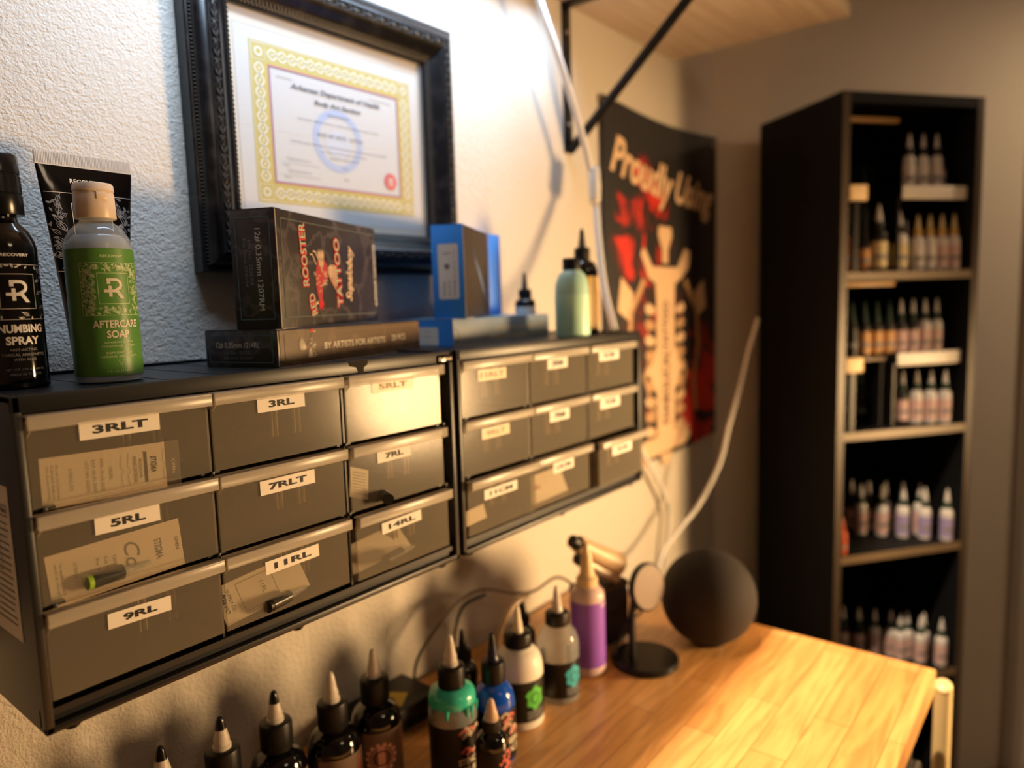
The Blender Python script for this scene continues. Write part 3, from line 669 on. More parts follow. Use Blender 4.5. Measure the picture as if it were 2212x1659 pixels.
def end_blow(b, mp, W, H):
    white_lab(b, mp, .034, W-.024, .0015, H*.72)
    o = plane((-.0007, W, 0), (0, -1, 0), (0, 0, 1))
    for k, s_ in enumerate(('0.35mm', '1209RM', 'C E 2 A')): b.text(s_, W*.56, H*.58-k*.0075, .0028, M_grey, o, w_=.016)
def side_blow(b, mp, L, H):
    b.text('DIVAPRO MICROPIGMENTATION', .168, H*.56, .0052, mat('tan_print', (196, 180, 150), .5), mp, w_=.13); b.text('DRAGONHAWK PRECISION CARTRIDGES', .160, H*.22, .0052, mat('tan_print', (196, 180, 150), .5), mp, w_=.15)
    b.stroke([(.001, .003), (.009, .006), (.012, .013), (.009, .02), (.001, .023)], .0008, M_ink, mp)
carton('needle_carton', 'grey-blue carton lying at the joint of the two cabinets', (.6684, .6300, ZT), 6.8, .249, .096, .0345, M_bgrey, end_blow, side_blow, lambda b, mp, L, W: b.grid(.001, L-.001, .001, W-.001, mat('light_blue_card', (110, 160, 190), .4), mp), mend=M_blue)
def end_bup(b, mp, W, H):
    white_lab(b, mp, .0085, W-.0075, .025, H-.024)
    o = plane((-.0008, W, 0), (0, -1, 0), (0, 0, 1))
    b.text('0.35mm Cartridge Type: RM', W*.70, H*.56, .0022, M_grey, o, w_=H*.38, rot=r90)
    b.poly([(W*.47+.0033*math.cos(k*PI/8), H*.56+.0033*math.sin(k*PI/8)) for k in range(16)], M_grey, o)
    b.stroke([(W*.36, H*.70), (W*.58, H*.70)], .0008, M_grey, o)
    for k, s_ in enumerate(('0.35mm', 'C E 2 A', '2025/06')): b.text(s_, W*.70-k*.007, H*.32, .0030, M_grey, o, w_=.019, rot=r90)
def side_bup(b, mp, L, H):
    b.grid(.0015, L-.0015, .001, H-.001, mat('carton_black', (40, 34, 32), .4), mp)
    o = plane((0, -.0007, 0), (1, 0, 0), (0, 0, 1))
    b.poly([(.040, H*.82), (.060, H*.66), (.085, H*.52), (.115, H*.30), (.128, H*.14), (.112, H*.20), (.085, H*.42), (.062, H*.60)], mat('feather_blue', (96, 124, 168), .4), o)
    b.text('NEEDLE CARTRIDGES', .020, H*.38, .004, mat('dim_brown_print', (92, 78, 64), .5), o, w_=H*.5, rot=r90)
carton('needle_carton', 'vivid blue upright carton with white label standing on the grey-blue one', (.6862, .6235, ZT+.0352), 28, .1377, .0427, .1188, M_blue, end_bup, side_bup)
def side_b2(b, mp, L, H): b.text('CARTRIDGES', .020, H*.45, .006, mat('pale_blue_print', (130, 170, 220), .5), mp, w_=H*.6, rot=r90)
carton('needle_carton', 'slim bright blue upright carton behind the vivid blue one', (.8545, .7255, ZT+.0352), 10, .036, .0255, .1235, mat('bright_blue_card', (60, 135, 250), .4), None, side_b2)

# ------------------------------------------------------------------ small bottles on the far cabinet
def nozzle_parts(t, rc, zc, hc, mcap, hn, rn, mno, mtip=None, rib=True):
    MB().lathe([(rc*.96, zc), (rc, zc+.0008), (rc, zc+hc-.003), (rc*.93, zc+hc-.0006), (rc*.86, zc+hc)], mcap, 56, rib=(zc+.0005, zc+hc-.0025, .0008, 1) if rib else None, smooth=not rib).build('cap', t)
    z = zc+hc
    o = MB().lathe([(rn, z-.0005), (rn, z+hn*.10), (rn*.86, z+hn*.14), (rn*.86, z+hn*.30), (rn*.72, z+hn*.42), (rn*.60, z+hn*.62), (rn*.42, z+hn*.86), (rn*.30, z+hn*.93)], mno, 28).build('nozzle', t)
    MB().lathe([(rn*.62, z+hn*.60), (rn*.44, z+hn*.87), (rn*.30, z+hn*.97), (rn*.16, z+hn), (0, z+hn)], mtip or mno, 20).build('nozzle_tip', o)
def bottle_prof(R, hs, hn_, rn):   # body up to shoulder start hs, neck at hn_
    P = [(R*.90, 0), (R*.98, .0012), (R, .003), (R, hs)]
    for k in range(1, 8):
        a = k/8*PI/2; P.append((rn+(R-rn)*math.cos(a), hs+(hn_-hs)*.9*math.sin(a)))
    P += [(rn, hn_)]
    return P
t = thing('ink_bottle', 'small black dropper bottle with white label behind the grey-blue carton', 'bottle', (.928, .714, ZT))
MB().lathe(bottle_prof(.0165, .052, .060, .008), M_gloss, 32).build('bottle_body', t)
MB().grid(-.045, .045, .006, .046, M_white, wrap(.0165, R_(-110), .0003), 30, 1).build('label', t)
nozzle_parts(t, .0105, .060, .014, M_blackr, .027, .0055, mat('smoke_nozzle', (70, 70, 72), .3), M_blackr)
t = thing('squeeze_bottle', 'mint green bottle with black cap on the far cabinet', 'bottle', (.8686, .5828, ZT))
MB().lathe(bottle_prof(.0245, .066, .098, .012), mat('mint_translucent', (190, 238, 226), .3, blend=.12), 40).build('bottle_body', t)
MB().lathe([(.0246, .004), (.0249, .006), (.0249, .060), (.0246, .062)], mat('mint_liquid', (196, 246, 224), .4), 40).build('label', t)
MB().lathe([(.0128, .096), (.0132, .097), (.0132, .112), (.0122, .1135), (0, .114)], M_blackr, 40, rib=(.0965, .1125, .0006, 1), smooth=False).build('cap', t)
t = thing('ink_bottle', 'tall dark bottle with gold label behind the mint green bottle', 'bottle', (.966, .628, ZT))
MB().lathe(bottle_prof(.0240, .095, .118, .010), M_gloss, 40).build('bottle_body', t)
b = MB(); mp = wrap(.0240, R_(-115), .0004); mp2 = wrap(.0240, R_(-115), .0007)
b.grid(-.03, .045, .008, .090, mat('gold_label', (206, 166, 88), .35), mp, 30, 1)
b.grid(.004, .009, .008, .090, M_ink, mp2, 2, 1); b.grid(.016, .026, .02, .07, mat('orange_label', (190, 110, 50), .4), mp2, 4, 1)
for k in range(6): b.text('O', -.006, .018+k*.012, .005, M_ink, mp2)
b.build('label', t)
nozzle_parts(t, .0125, .117, .018, M_blackr, .030, .0065, mat('smoke_nozzle', (70, 70, 72), .3), M_blackr)

# ------------------------------------------------------------------ framed certificate
FX0, FX1, FZ0, FZ1 = .4035, .8050, .0425, .389
t = thing('picture_frame', 'ornate black frame holding a gold-bordered certificate on the wall', 'picture frame', (FX0, YW, FZ0))
FW, FH = FX1-FX0, FZ1-FZ0; MW = .054
# moulding profile: u = distance in from outer edge, d = projection off the wall
PR = [(0, 0), (0, .018), (.0012, .0195), (.0035, .020), (.0042, .0185), (.0058, .0185), (.0062, .0205), (.0085, .0250), (.0150, .0300), (.0185, .0310), (.0190, .0330), (.0205, .0338), (.0215, .0320),
      (.0290, .0325), (.0298, .0338), (.0310, .0330), (.0330, .0315), (.0370, .0255), (.0420, .0200), (.0440, .0185), (.0448, .0195), (.0458, .0185), (.0500, .0150), (.0530, .0125), (MW, .011), (MW, .004)]
M_fr = mat('antique_black_frame', (22, 22, 24), .30, var=((52, 50, 50), 45, .5, .8), bump=(260, .15, .0006))
M_frd = mat('highlit_relief', (66, 64, 62), .28)  # greyer than the moulding, ridge highlights put into the colour
b = MB(); V = []; n = len(PR)
for u, d in PR:
    V += [(u, -d, u), (FW-u, -d, u), (FW-u, -d, FH-u), (u, -d, FH-u)]
F = [(i*4+k, i*4+(k+1) % 4, (i+1)*4+(k+1) % 4, (i+1)*4+k) for i in range(n-1) for k in range(4)]
b.add(V, F, M_fr)
b.build('frame_moulding', t)
# relief carving: leaf band, beads and rope on each side
b = MB()
def along(side):  # returns map (s along, u in from edge, d out)
    if side == 'L': return lambda s, u, d: (u, -d, FH-s), FH
    if side == 'R': return lambda s, u, d: (FW-u, -d, FH-s), FH
    if side == 'T': return lambda s, u, d: (s, -d, FH-u), FW
    return lambda s, u, d: (s, -d, u), FW
def bump_oval(mp, s, u, rs, ru, d0, h, m, tip=0):
    V = []; F = []; n = 12
    for j, (k, hh) in enumerate(((1, 0), (.8, .75), (.45, 1.0), (.0, .8))):
        for i in range(n):
            a = 2*PI*i/n; ps = math.cos(a); pu = math.sin(a)
            if tip: pu *= (1-.55*max(0, ps*tip))
            V.append(mp(s+rs*ps*k, u+ru*pu*k, d0+h*hh))
    for j in range(3):
        for i in range(n): F.append((j*n+i, j*n+(i+1) % n, (j+1)*n+(i+1) % n, (j+1)*n+i))
    b.add(V, F, m, True)
for side in 'LRTB':
    mp, Ln = along(side); st = .0195; k = int((Ln-2*.026)/st); st = (Ln-2*.026)/k
    for i in range(k):
        s0 = .026+st*(i+.5)
        bump_oval(mp, s0-.002, .0252, .0062, .0023, .0318, .0020, M_frd, 1)            # seed
        bump_oval(mp, s0-.002, .0252, .0036, .0011, .0332, .0012, M_fr)
        for sg in (-1, 1):
            # pointed leaf either side, V shape
            pts = [(s0+.0020, .0252+sg*.0038), (s0+.0060, .0252+sg*.0030), (s0+.0100, .0252+sg*.0006), (s0+.0085, .0252+sg*.0004), (s0+.0052, .0252+sg*.0010)]
            b.prism(pts, M_frd, lambda s, u, mp=mp: mp(s, u, .0342), lambda s, u, mp=mp: mp(s, u, .0315))
            pts = [(s0-.0085, .0252+sg*.0008), (s0-.0070, .0252+sg*.0036), (s0-.0055, .0252+sg*.0036), (s0-.0062, .0252+sg*.0022), (s0-.0080, .0252+sg*.0004)]
            b.prism(pts, M_frd, lambda s, u, mp=mp: mp(s, u, .0338), lambda s, u, mp=mp: mp(s, u, .0315))
    nb_ = int((Ln-.012)/.0040)
    for i in range(nb_):
        s0 = .006+(Ln-.012)*(i+.5)/nb_
        b.prism([(s0-.0007, .0040), (s0+.0007, .0040), (s0+.0007, .0066), (s0-.0007, .0066)], M_frd, lambda s, u, mp=mp: mp(s, u, .0212), lambda s, u, mp=mp: mp(s, u, .018))
    nb_ = int((Ln-.09)/.0048)
    for i in range(nb_):
        s0 = .045+(Ln-.09)*(i+.5)/nb_
        b.prism([(s0-.003, .0458), (s0-.0018, .0458), (s0+.0024, .0522), (s0+.0012, .0522)], M_frd, lambda s, u, mp=mp: mp(s, u, .0190-.35*(u-.0458)*1.6+.0004), lambda s, u, mp=mp: mp(s, u, .012))
        b.prism([(s0-.0004, .0470), (s0+.0006, .0470), (s0-.0014, .0516), (s0-.0024, .0516)], M_frd, lambda s, u, mp=mp: mp(s, u, .0182-.35*(u-.0458)*1.6+.0004), lambda s, u, mp=mp: mp(s, u, .012))
b.build('carved_relief', t)
b = MB(); b.box((MW-.002, -.005, MW-.002), (FW-MW+.002, -.0035, FH-MW+.002), mat('mat_board', (190, 180, 164), .7)); b.build('backing_board', t)
# certificate sheet
def cert():
    b = MB(); y = -.0052
    X = lambda x: x-FX0; Zz = lambda z: z-FZ0
    q = lambda off: plane((-FX0, y-off, -FZ0), (1, 0, 0), (0, 0, 1))
    x0, x1, z0, z1 = .466, .742, .106, .318
    b.grid(x0, x1, z0, z1, mat('certificate_paper', (184, 184, 184), .6), q(0))
    b.stroke([(x0, z0), (x0, z1), (x1, z1)], .0004, M_grey, q(.0001))
    g = mat('certificate_gold', (172, 156, 44), .5); Wp = mat('certificate_white', (206, 204, 190), .6)
    gx0, gx1, gz0, gz1 = .484, .730, .124, .304; bw = .0235
    for a in ((gx0, gx1, gz0, gz0+bw), (gx0, gx1, gz1-bw, gz1), (gx0, gx0+bw, gz0+bw, gz1-bw), (gx1-bw, gx1, gz0+bw, gz1-bw)): b.grid(*a, g, q(.0002))
    b.rect(gx0+.0018, gx1-.0018, gz0+.0018, gz1-.0018, .0005, Wp, q(.0004), 1)
    def braid(p0, p1, n):
        p0 = Vector(p0); p1 = Vector(p1); d = p1-p0; nn = Vector((-d.y, d.x)).normalized()
        for ph in (0, PI):
            P = []
            for i in range(n*10+1):
                tt = i/(n*10); P.append(p0+d*tt+nn*.0056*math.sin(tt*n*PI+ph))
            b.stroke(P, .0020, Wp, q(.0005))
        for i in range(n):
            c_ = p0+d*((i+.5)/n); b.stroke([c_-d.normalized()*.0018, c_+d.normalized()*.0018], .0022, Wp, q(.0006))
    hb = bw/2
    for a, e, n in (((gx0+bw, gz0+hb), (gx1-bw, gz0+hb), 15), ((gx0+bw, gz1-hb), (gx1-bw, gz1-hb), 15), ((gx0+hb, gz0+bw), (gx0+hb, gz1-bw), 10), ((gx1-hb, gz0+bw), (gx1-hb, gz1-bw), 10)): braid(a, e, n)
    for cx in (gx0+hb, gx1-hb):
        for cz in (gz0+hb, gz1-hb):
            b.rect(cx-.009, cx+.009, cz-.009, cz+.009, .0006, Wp, q(.0006), 1)
            b.stroke([(cx+.0042*math.cos(k*PI/10), cz+.0042*math.sin(k*PI/10)) for k in range(21)], .0022, Wp, q(.0007))
    ix0, ix1, iz0, iz1 = gx0+bw, gx1-bw, gz0+bw, gz1-bw
    b.rect(ix0, ix1, iz0, iz1, .0011, mat('cert_red', (196, 60, 70), .5), q(.0007), 1); b.rect(ix0+.0011, ix1-.0011, iz0+.0011, iz1-.0011, .0011, mat('cert_blue', (60, 66, 130), .5), q(.0007), 1)
    cx, cz = (ix0+ix1)/2, (iz0+iz1)/2
    sb = mat('cert_pale_blue', (150, 166, 200), .6)
    b.stroke([(cx-.004+.034*math.cos(k*PI/24), cz-.006+.034*math.sin(k*PI/24)) for k in range(49)], .009, sb, q(.0003))
    b.poly([(cx-.004+.020*math.cos(k*PI/16), cz-.010+.017*math.sin(k*PI/16)) for k in range(32)], mat('cert_pale_blue2', (180, 186, 200), .6), q(.0003))
    T = q(.0009); I = mat('certificate_ink', (50, 47, 56), .6)
    b.text('Arkansas Department of Health', cx-.002, iz1-.0185, .0080, I, T, w_=.138, shear=.25, bold=.03)
    b.text('Body Art Section', cx-.002, iz1-.0315, .0072, I, T, w_=.072, shear=.25, bold=.03)
    b.stroke([(cx-.02+i*.0014, iz1-.0425+.0012*math.sin(i*2.1)) for i in range(26)], .0007, I, T)
    for z, x_0, x_1 in ((iz1-.011, ix0+.01, ix0+.032), (iz1-.011, ix1-.05, ix1-.012)): b.grid(x_0, x_1, z, z+.0008, M_grey, T)
    b.text('has been determined to meet the requirements of the', cx, iz1-.0535, .0030, I, T, w_=.125)
    b.text('BODY ART ARTIST - TATTOO', cx, iz1-.068, .0044, I, T, w_=.070)
    b.text('and has been licensed as such by the Arkansas Department of Health', cx, iz1-.0815, .0030, I, T, w_=.150)
    b.text('pursuant to the rules governing', cx+.004, iz1-.088, .0026, I, T, w_=.07); b.text('Expires 12/31/2025', cx+.004, iz1-.095, .0028, I, T, w_=.045)
    for j in (0, 1): # signatures
        z = iz0+.030-j*.014; b.stroke([(ix0+.018+i*.0011, z+.0028*math.sin(i*1.3+j)*(1-i/40)) for i in range(32)], .0004, I, T); b.stroke([(ix0+.01, z-.005), (ix0+.065, z-.005)], .0003, I, T)
        b.text('Director', ix0+.018, z-.0075, .0018, I, T)
    b.text('License', cx+.004, iz0+.028, .0022, I, T); b.text('20250', cx+.006, iz0+.014, .0022, I, T)
    rd = mat('seal_red', (196, 36, 40), .5); sx_, sz_ = ix1-.019, iz0+.020
    b.poly([(sx_+(.0105+.0006*(k % 2))*math.cos(k*PI/24), sz_+(.0105+.0006*(k % 2))*math.sin(k*PI/24)) for k in range(48)], rd, T)
    for k in range(3): b.grid(sx_-.004, sx_+.004, sz_-.005+k*.0035, sz_-.003+k*.0035, Wp, q(.0012))
    b.grid(sx_-.004, sx_-.002, sz_-.005, sz_+.005, Wp, q(.0012))
    b.stroke([(x0, .2090), (x1, .2075)], .0004, mat('paper_fold', (200, 198, 194), .6), q(.0004))
    o = b.build('certificate', t, recalc=False); o['label'] = 'certificate with gold braided border and red seal'
cert()
b = MB(); b.box((MW-.002, -.0105, MW-.002), (FW-MW+.002, -.0095, FH-MW+.002), mat('picture_glass', (250, 250, 250), .02, blend=.94)); b.build('glass_pane', t)

# ------------------------------------------------------------------ poster
PX0, PX1, PZ0, PZ1 = 1.237, 1.776, -.352, .391
PW, PH = PX1-PX0, PZ1-PZ0
t = thing('poster', 'black and red vinyl banner with cream tattoo machine artwork', 'poster', (PX0, .7545, PZ0))
def psheet(x, z):  # gently wavy hanging sheet
    return Vector((x, -.0035*(.5+.5*math.cos(x*11))*(.4+.6*z/PH), z-.012*math.sin(PI*x/PW)))
b = MB(); b.grid(0, PW, 0, PH, poster_mat(), psheet, 30, 20)
M_cr = mat('poster_cream', (222, 188, 152), .55); M_cr2 = mat('poster_tan', (190, 150, 112), .55); M_dk = mat('poster_dark', (52, 36, 34), .55)
mp = lambda x, z: psheet(x, z)+Vector((0, -.0012, 0)); mp2 = lambda x, z: psheet(x, z)+Vector((0, -.0018, 0))
b.text('Proudly', .165, .615, .10, M_cr, mp, w_=.28, shear=.35, bold=.03, rot=-.12); b.text('Using', .415, .590, .095, M_cr, mp, w_=.20, shear=.35, bold=.03, rot=-.12)
cx = .262
def S(pts, m, q=mp): b.poly([(cx+x, z) for x, z in pts], m, q)
S([(-.030, .520), (.030, .520), (.034, .500), (.014, .470), (.014, .440), (-.014, .440), (-.014, .470), (-.034, .500)], M_cr)
S([(-.115, .455), (-.10, .470), (-.06, .430), (.06, .430), (.10, .475), (.125, .465), (.12, .43), (.08, .405), (.05, .395), (-.05, .395), (-.08, .405)], M_cr)
S([(-.048, .398), (.048, .398), (.043, .330), (.045, .250), (.075, .210), (.075, .185), (.045, .150), (.043, .060), (.060, .030), (-.060, .030), (-.043, .060), (-.045, .150), (-.075, .185), (-.075, .210), (-.045, .250), (-.043, .330)], M_cr)
S([(-.11, .045), (.10, .052), (.13, .03), (.10, .012), (-.08, .006), (-.12, -.03+.02), (-.145, .01)], M_cr)
S([(-.03, .006), (.03, .006), (.024, -.02+.012), (.012, -.04+.02), (-.012, -.04+.02), (-.024, -.008)], M_cr)
for sg in (-1, 1):
    for k in range(9):
        z = .34-.034*k; S([(sg*.05, z), (sg*.085, z+.012), (sg*.10, z), (sg*.09, z-.014), (sg*.055, z-.014)], M_cr2 if k % 2 else M_cr)
    b.stroke([(cx+sg*.10, .40), (cx+sg*.16, .33), (cx+sg*.17, .24), (cx+sg*.145, .16), (cx+sg*.16, .08)], .018, M_cr2, mp)
    S([(sg*.15, .37), (sg*.20, .40), (sg*.215, .33), (sg*.165, .31)], M_cr)
    b.stroke([(cx+sg*.055, .25), (cx+sg*.105, .19), (cx+sg*.055, .10)], .012, M_cr2, mp)
b.text('TATTOO', cx, .300, .030, M_dk, mp2, w_=.11, rot=PI/2+0, bold=.02); b.text('DIABOLICAL', cx, .160, .034, M_dk, mp2, w_=.17, rot=PI/2, bold=.02)
b.text('INK INTENZE', .215, .036, .028, M_cr, mp, w_=.34, bold=.03, rot=.04)
for x in (.02, PW-.02):
    for z in (.02, PH-.02): b.stroke([(x+.007*math.cos(k*PI/6), z+.007*math.sin(k*PI/6)) for k in range(13)], .004, M_chrome, mp)
b.build('banner_sheet', t, recalc=False)

# ------------------------------------------------------------------ wall shelf, bracket and cords
o = MB().box((-.90, -.185, -.014), (.90, .185, .014), shelf_wood_mat(), .002).build('wall_shelf', None, (.655, .5745, ZC+.5390))  # unseen left end lengthened to keep the ceiling lamp off the wall
tag(o, 'pale wooden wall shelf seen from below at the top', 'shelf')
t = thing('shelf_bracket', 'black angled metal bracket holding up the wooden shelf', 'bracket', (1.128, YW, .2655))
b = MB(); b.box((-.012, -.004, 0), (.012, 0, .2585), M_metal_b, .0008); b.build('wall_plate', t)
b = MB(); b.box((-.012, -.335, .2540), (.012, 0, .2590), M_metal_b, .0008); b.build('shelf_arm', t)
b = MB(); b.tube([(0, -.006, .004), (0, -.29, .252)], .0085, M_metal_b, 10, 1); b.build('diagonal_brace', t)
for z in (.05, .13, .21): MB().lathe([(.0045, 0), (.004, .0015), (0, .002)], M_chrome, 12).build('screw', t, (0, -.004, z), (PI/2, 0, 0))
t = thing('extension_cord', 'white cord with inline switch hanging in front of the bracket', 'cord', (0, 0, 0))
b = MB(); b.tube([(.95, .70, .523), (.9686, .70, .4693), (1.0287, .70, .378), (1.085, .70, .2800), (1.1042, .70, .2392), (1.1224, .70, .1935), (1.092, .676, .11), (1.050, .640, .02), (1.000, .592, -.0485)], .0060, M_cord, 12); b.build('cord', t)
d = (Vector((1.1224, .70, .1935))-Vector((1.1042, .70, .2392)))
b = MB(); b.box((-.0165, -.010, -.032), (.0165, .010, .032), M_white, .007, 3); b.box((-.004, -.0115, -.006), (.004, -.008, .006), M_white, .001)
b.build('inline_switch', t, (1.1190, .699, .2000), (0, R_(8), R_(35)))
b = MB(); b.tube([(1.20, .738, -.18), (1.30, .738, -.26), (1.3542, .738, -.3263), (1.4489, .738, -.4341), (1.484, .742, -.50), (1.475, .742, -.55), (1.46, .742, -.62)], .0052, M_cord, 10)
tag(b.build('white_cable', None, (0, 0, ZC)), 'white cable running down the wall below the banner', 'cable')
b = MB(); b.tube([(1.66, .6003, -.0554), (1.655, .620, -.13), (1.64, .6332, -.2075), (1.60, .645, -.30), (1.55, .6461, -.3789), (1.50, .67, -.4611), (1.43, .685, -.505), (1.36, .69, -.535), (1.27, .66, -.5455)], .0046, M_cord, 10)
tag(b.build('white_cable', None, (0, 0, ZC)), 'white cable slanting from the bookcase down behind the round speaker', 'cable')

# ------------------------------------------------------------------ workbench
ZD = -.55
t = thing('workbench', 'butcher block topped black workbench along the wall', 'workbench', (0, 0, FL))
yfr = .1525; XE = 1.154
MB().box((-.9, yfr, ZD-.034-FL), (XE, YW-.008, ZD-FL), butcher_mat(), .002).build('worktop', t)
M_steel = mat('black_steel', (44, 42, 40), .28, metal=.5)
MB().box((-.86, yfr+.03, .09), (XE-.025, YW-.03, ZD-.034-FL), M_steel, .003).build('bench_body', t)
for i, x in enumerate((-.80, -.17, .46)):
    for j, z in enumerate((.74, .56, .33)):
        h_ = (.155, .16, .21)[j]
        d_ = MB().box((x, yfr+.012, z), (x+.60, yfr+.03, z+h_), M_steel, .004).build('bench_drawer', t)
        MB().box((x+.03, yfr-.004, z+h_-.045), (x+.57, yfr+.012, z+h_-.018), M_chrome, .004).build('drawer_pull', d_)
for x in (-.8, XE-.1):
    for y in (yfr+.1, YW-.1): MB().lathe([(.03, 0), (.045, .01), (.045, .08), (.02, .09)], M_blackr, 20).build('foot', t, (x, y, 0))
# cream tubular stool frame beyond the bench corner
t = thing('tubular_stand', 'cream painted metal tube standing beyond the bench corner', 'stand', (1.212, .150, FL))
b = MB(); b.tube([(0, 0, 0.01), (0, 0, .50), (0, 0, .80), (0, 0, .885), (-.001, 0, .897), (-.004, 0, .903)], lambda q: .0125 if q < .9 else .0125*math.sqrt(max(.02, 1-((q-.9)/.1)**2)), mat('cream_enamel', (238, 214, 160), .35), 16, 6); b.build('upright_tube', t)
b = MB(); b.lathe([(.05, 0), (.05, .006), (.015, .012)], mat('cream_enamel', (238, 214, 160), .35), 24); b.build('base_flange', t)

# ------------------------------------------------------------------ bottles on the bench
def ribbed_ink(loc, label, H=.157, R=.0292, mbody=M_gloss, deco=None, nozz=M_nozzle, tip=None, cap=None, rn=.0072, lab=None, a0=-100, lh=(.004, .075), group=None, rz=0, cap_h=.020, nz=.034, name='ink_bottle', fill=None):
    t = thing(name, label, 'bottle', loc, rz, group)
    hb = H-nz-cap_h
    MB().lathe(bottle_prof(R, hb*.70, hb, R*.45), mbody, 48).build('bottle_body', t)
    if fill: MB().lathe([(R-.0015, .002), (R-.0015, fill[1]*hb), (R*.5, fill[1]*hb+.001)], fill[0], 40).build('liquid', t)
    nozzle_parts(t, R*.57, hb-.001, cap_h, cap or M_blackr, nz, rn, nozz, tip)
    if lab:
        b = MB(); z0, z1 = lh[0], lh[1]; b.grid(-R*2.6, R*2.6, z0, z1, lab, wrap(R, R_(a0), .0003), 48, 1)
        if deco: deco(b, wrap(R, R_(a0), .0006), R, z0, z1)
        b.build('label', t)
    return t
M_khaki = mat('khaki_label', (116, 96, 80), .4); M_pinkc = mat('pink_print', (236, 176, 156), .5); M_redb = mat('red_bar_print', (214, 70, 62), .4)
def deco_gear(b, mp, R, z0, z1):
    cz = z1-.030
    b.grid(-.042, -.021, z0, z1, M_ink, mp, 8, 1)
    o = lambda x, y: mp(x, y)*1.0
    for k in range(14):
        a = 2*PI*k/14; b.stroke([(.0+.0150*math.cos(a), cz+.0150*math.sin(a)), (.0+.0185*math.cos(a), cz+.0185*math.sin(a))], .004, M_pinkc, mp)
    for r_, w_ in ((.0148, .0012), (.0118, .0008), (.0085, .0018)): b.stroke([(r_*math.cos(k*PI/14), cz+r_*math.sin(k*PI/14)) for k in range(29)], w_, M_pinkc if r_ > .009 else mat('wine_print', (110, 44, 44), .5), mp)
    b.text('I', 0, cz, .030, M_pinkc, mp, w_=.008, bold=.05)
    for k in range(5): b.grid(.0255, .0285, z1-.010-.006*k, z1-.006-.006*k, M_redb, mp, 2, 1)
    for k in range(9): b.grid(.031, .05, z1-.010-.004*k, z1-.0092-.004*k, M_cream, mp, 6, 1)
M_dtip = mat('inky_tip', (18, 16, 20), .15)
for i, (x, y, top, lab_) in enumerate((
        (.5120, .6310, 0, 'glossy black ink bottle with gear label, furthest of the five'), (.4520, .6305, 0, 'glossy black ink bottle with clear tip, second furthest of the five'),
        (.3930, .6480, 1, 'glossy black ink bottle with black stained tip, middle of the five'), (.3345, .6500, 1, 'glossy black ink bottle with inky tip, second nearest of the five'),
        (.2760, .6500, 1, 'ink bottle with only its nozzle showing at the bottom edge'))):
    ribbed_ink((x, y, ZD), lab_, H=.158 if i == 0 else .1565, deco=deco_gear, lab=M_khaki, lh=(.004, .070), a0=-121, tip=M_dtip if top else M_nozzle, group='glossy black ink bottles in a row on the bench', cap_h=.029, nz=.033, rn=.0088)
def deco_txt(lines, col, colr=None):
    def f(b, mp, R, z0, z1):
        if colr:
            for k in range(10):
                x = random.uniform(-.006, .022); z = random.uniform(z0+.03, z1-.006); b.stroke([(x, z), (x+.006, z+.005), (x+.012, z+.001)], .004, colr[k % len(colr)], mp)
        for k, s_ in enumerate(lines): b.text(s_, .008, z0+.024-k*.011, .008, col, mp, w_=.030, bold=.03)
    return f
M_teali = mat('teal_ink_plastic', (64, 200, 178), .2, blend=.10)
t = ribbed_ink((.5712, .5638, ZD), 'bottle of teal liquid with black and red STENCIL label', H=.170, R=.0285, mbody=M_clear, lab=mat('black_label', (20, 19, 20), .35), lh=(.004, .070), a0=-112,
           deco=deco_txt(['STENCIL', 'STUFF'], M_cream, [mat('salmon_print', (200, 100, 90), .5), mat('pale_print', (190, 170, 150), .5)]), cap_h=.026, nz=.036, rn=.0085, name='squeeze_bottle', fill=None)
b = MB(); b.lathe([(.0278, .090), (.0278, .096), (.026, .103), (.020, .108), (.013, .1095)], M_teali, 40)
for a in (-100, -85, -60, -150): b.tube([(.0277*math.cos(R_(a)), .0277*math.sin(R_(a)), .092), (.0277*math.cos(R_(a)), .0277*math.sin(R_(a)), .080 if a != -85 else .074)], lambda q: .003*(1-.5*q), M_teali, 8, 1)
b.build('teal_liquid', t)
t = ribbed_ink((.6250, .5460, ZD), 'bottle of deep blue liquid beside the teal one', H=.156, R=.0255, mbody=mat('deep_blue_plastic', (16, 84, 210), .15, blend=.15), lab=mat('black_label', (20, 19, 20), .35), lh=(.004, .066), a0=-110,
           deco=deco_txt(['RHEIN', 'CO'], M_cream, [mat('salmon_print', (200, 100, 90), .5), mat('pale_print', (190, 170, 150), .5)]), nozz=mat('blue_nozzle', (24, 30, 60), .3), tip=M_blackr, cap_h=.026, nz=.034, rn=.0075, name='squeeze_bottle')
ribbed_ink((.5700, .5030, ZD), 'small black bottle with pale cone nozzle in front of the blue one', H=.113, R=.0190, lab=mat('black_label', (20, 19, 20), .35), lh=(.004, .058), a0=-100, deco=deco_txt(['INK'], M_cream, [mat('salmon_print', (200, 100, 90), .5)]),
           cap_h=.012, nz=.024, rn=.0085, nozz=mat('cream_nozzle', (206, 178, 150), .4))
def blot(col):
    def f(b, mp, R, z0, z1):
        cz = (z0+z1)/2+.004; b.disc([(.020+(.011+.002*((k*7) % 3))*math.cos(k*PI/9), cz+(.013+.002*((k*5) % 3))*math.sin(k*PI/9)) for k in range(18)], .020, cz, col, mp)
        o = lambda x, y: mp(x, y)+(mp(x, y)-Vector((0, 0, mp(x, y).z))).normalized()*.0004
        b.stroke([(.020+.006*math.cos(k*PI/6), cz+.007*math.sin(k*PI/6)) for k in range(13)], .0012, M_ink, o)
        for k in range(3): b.grid(.008, .034, z0+.004+k*.004, z0+.006+k*.004, M_grey, mp, 4, 1)
    return f
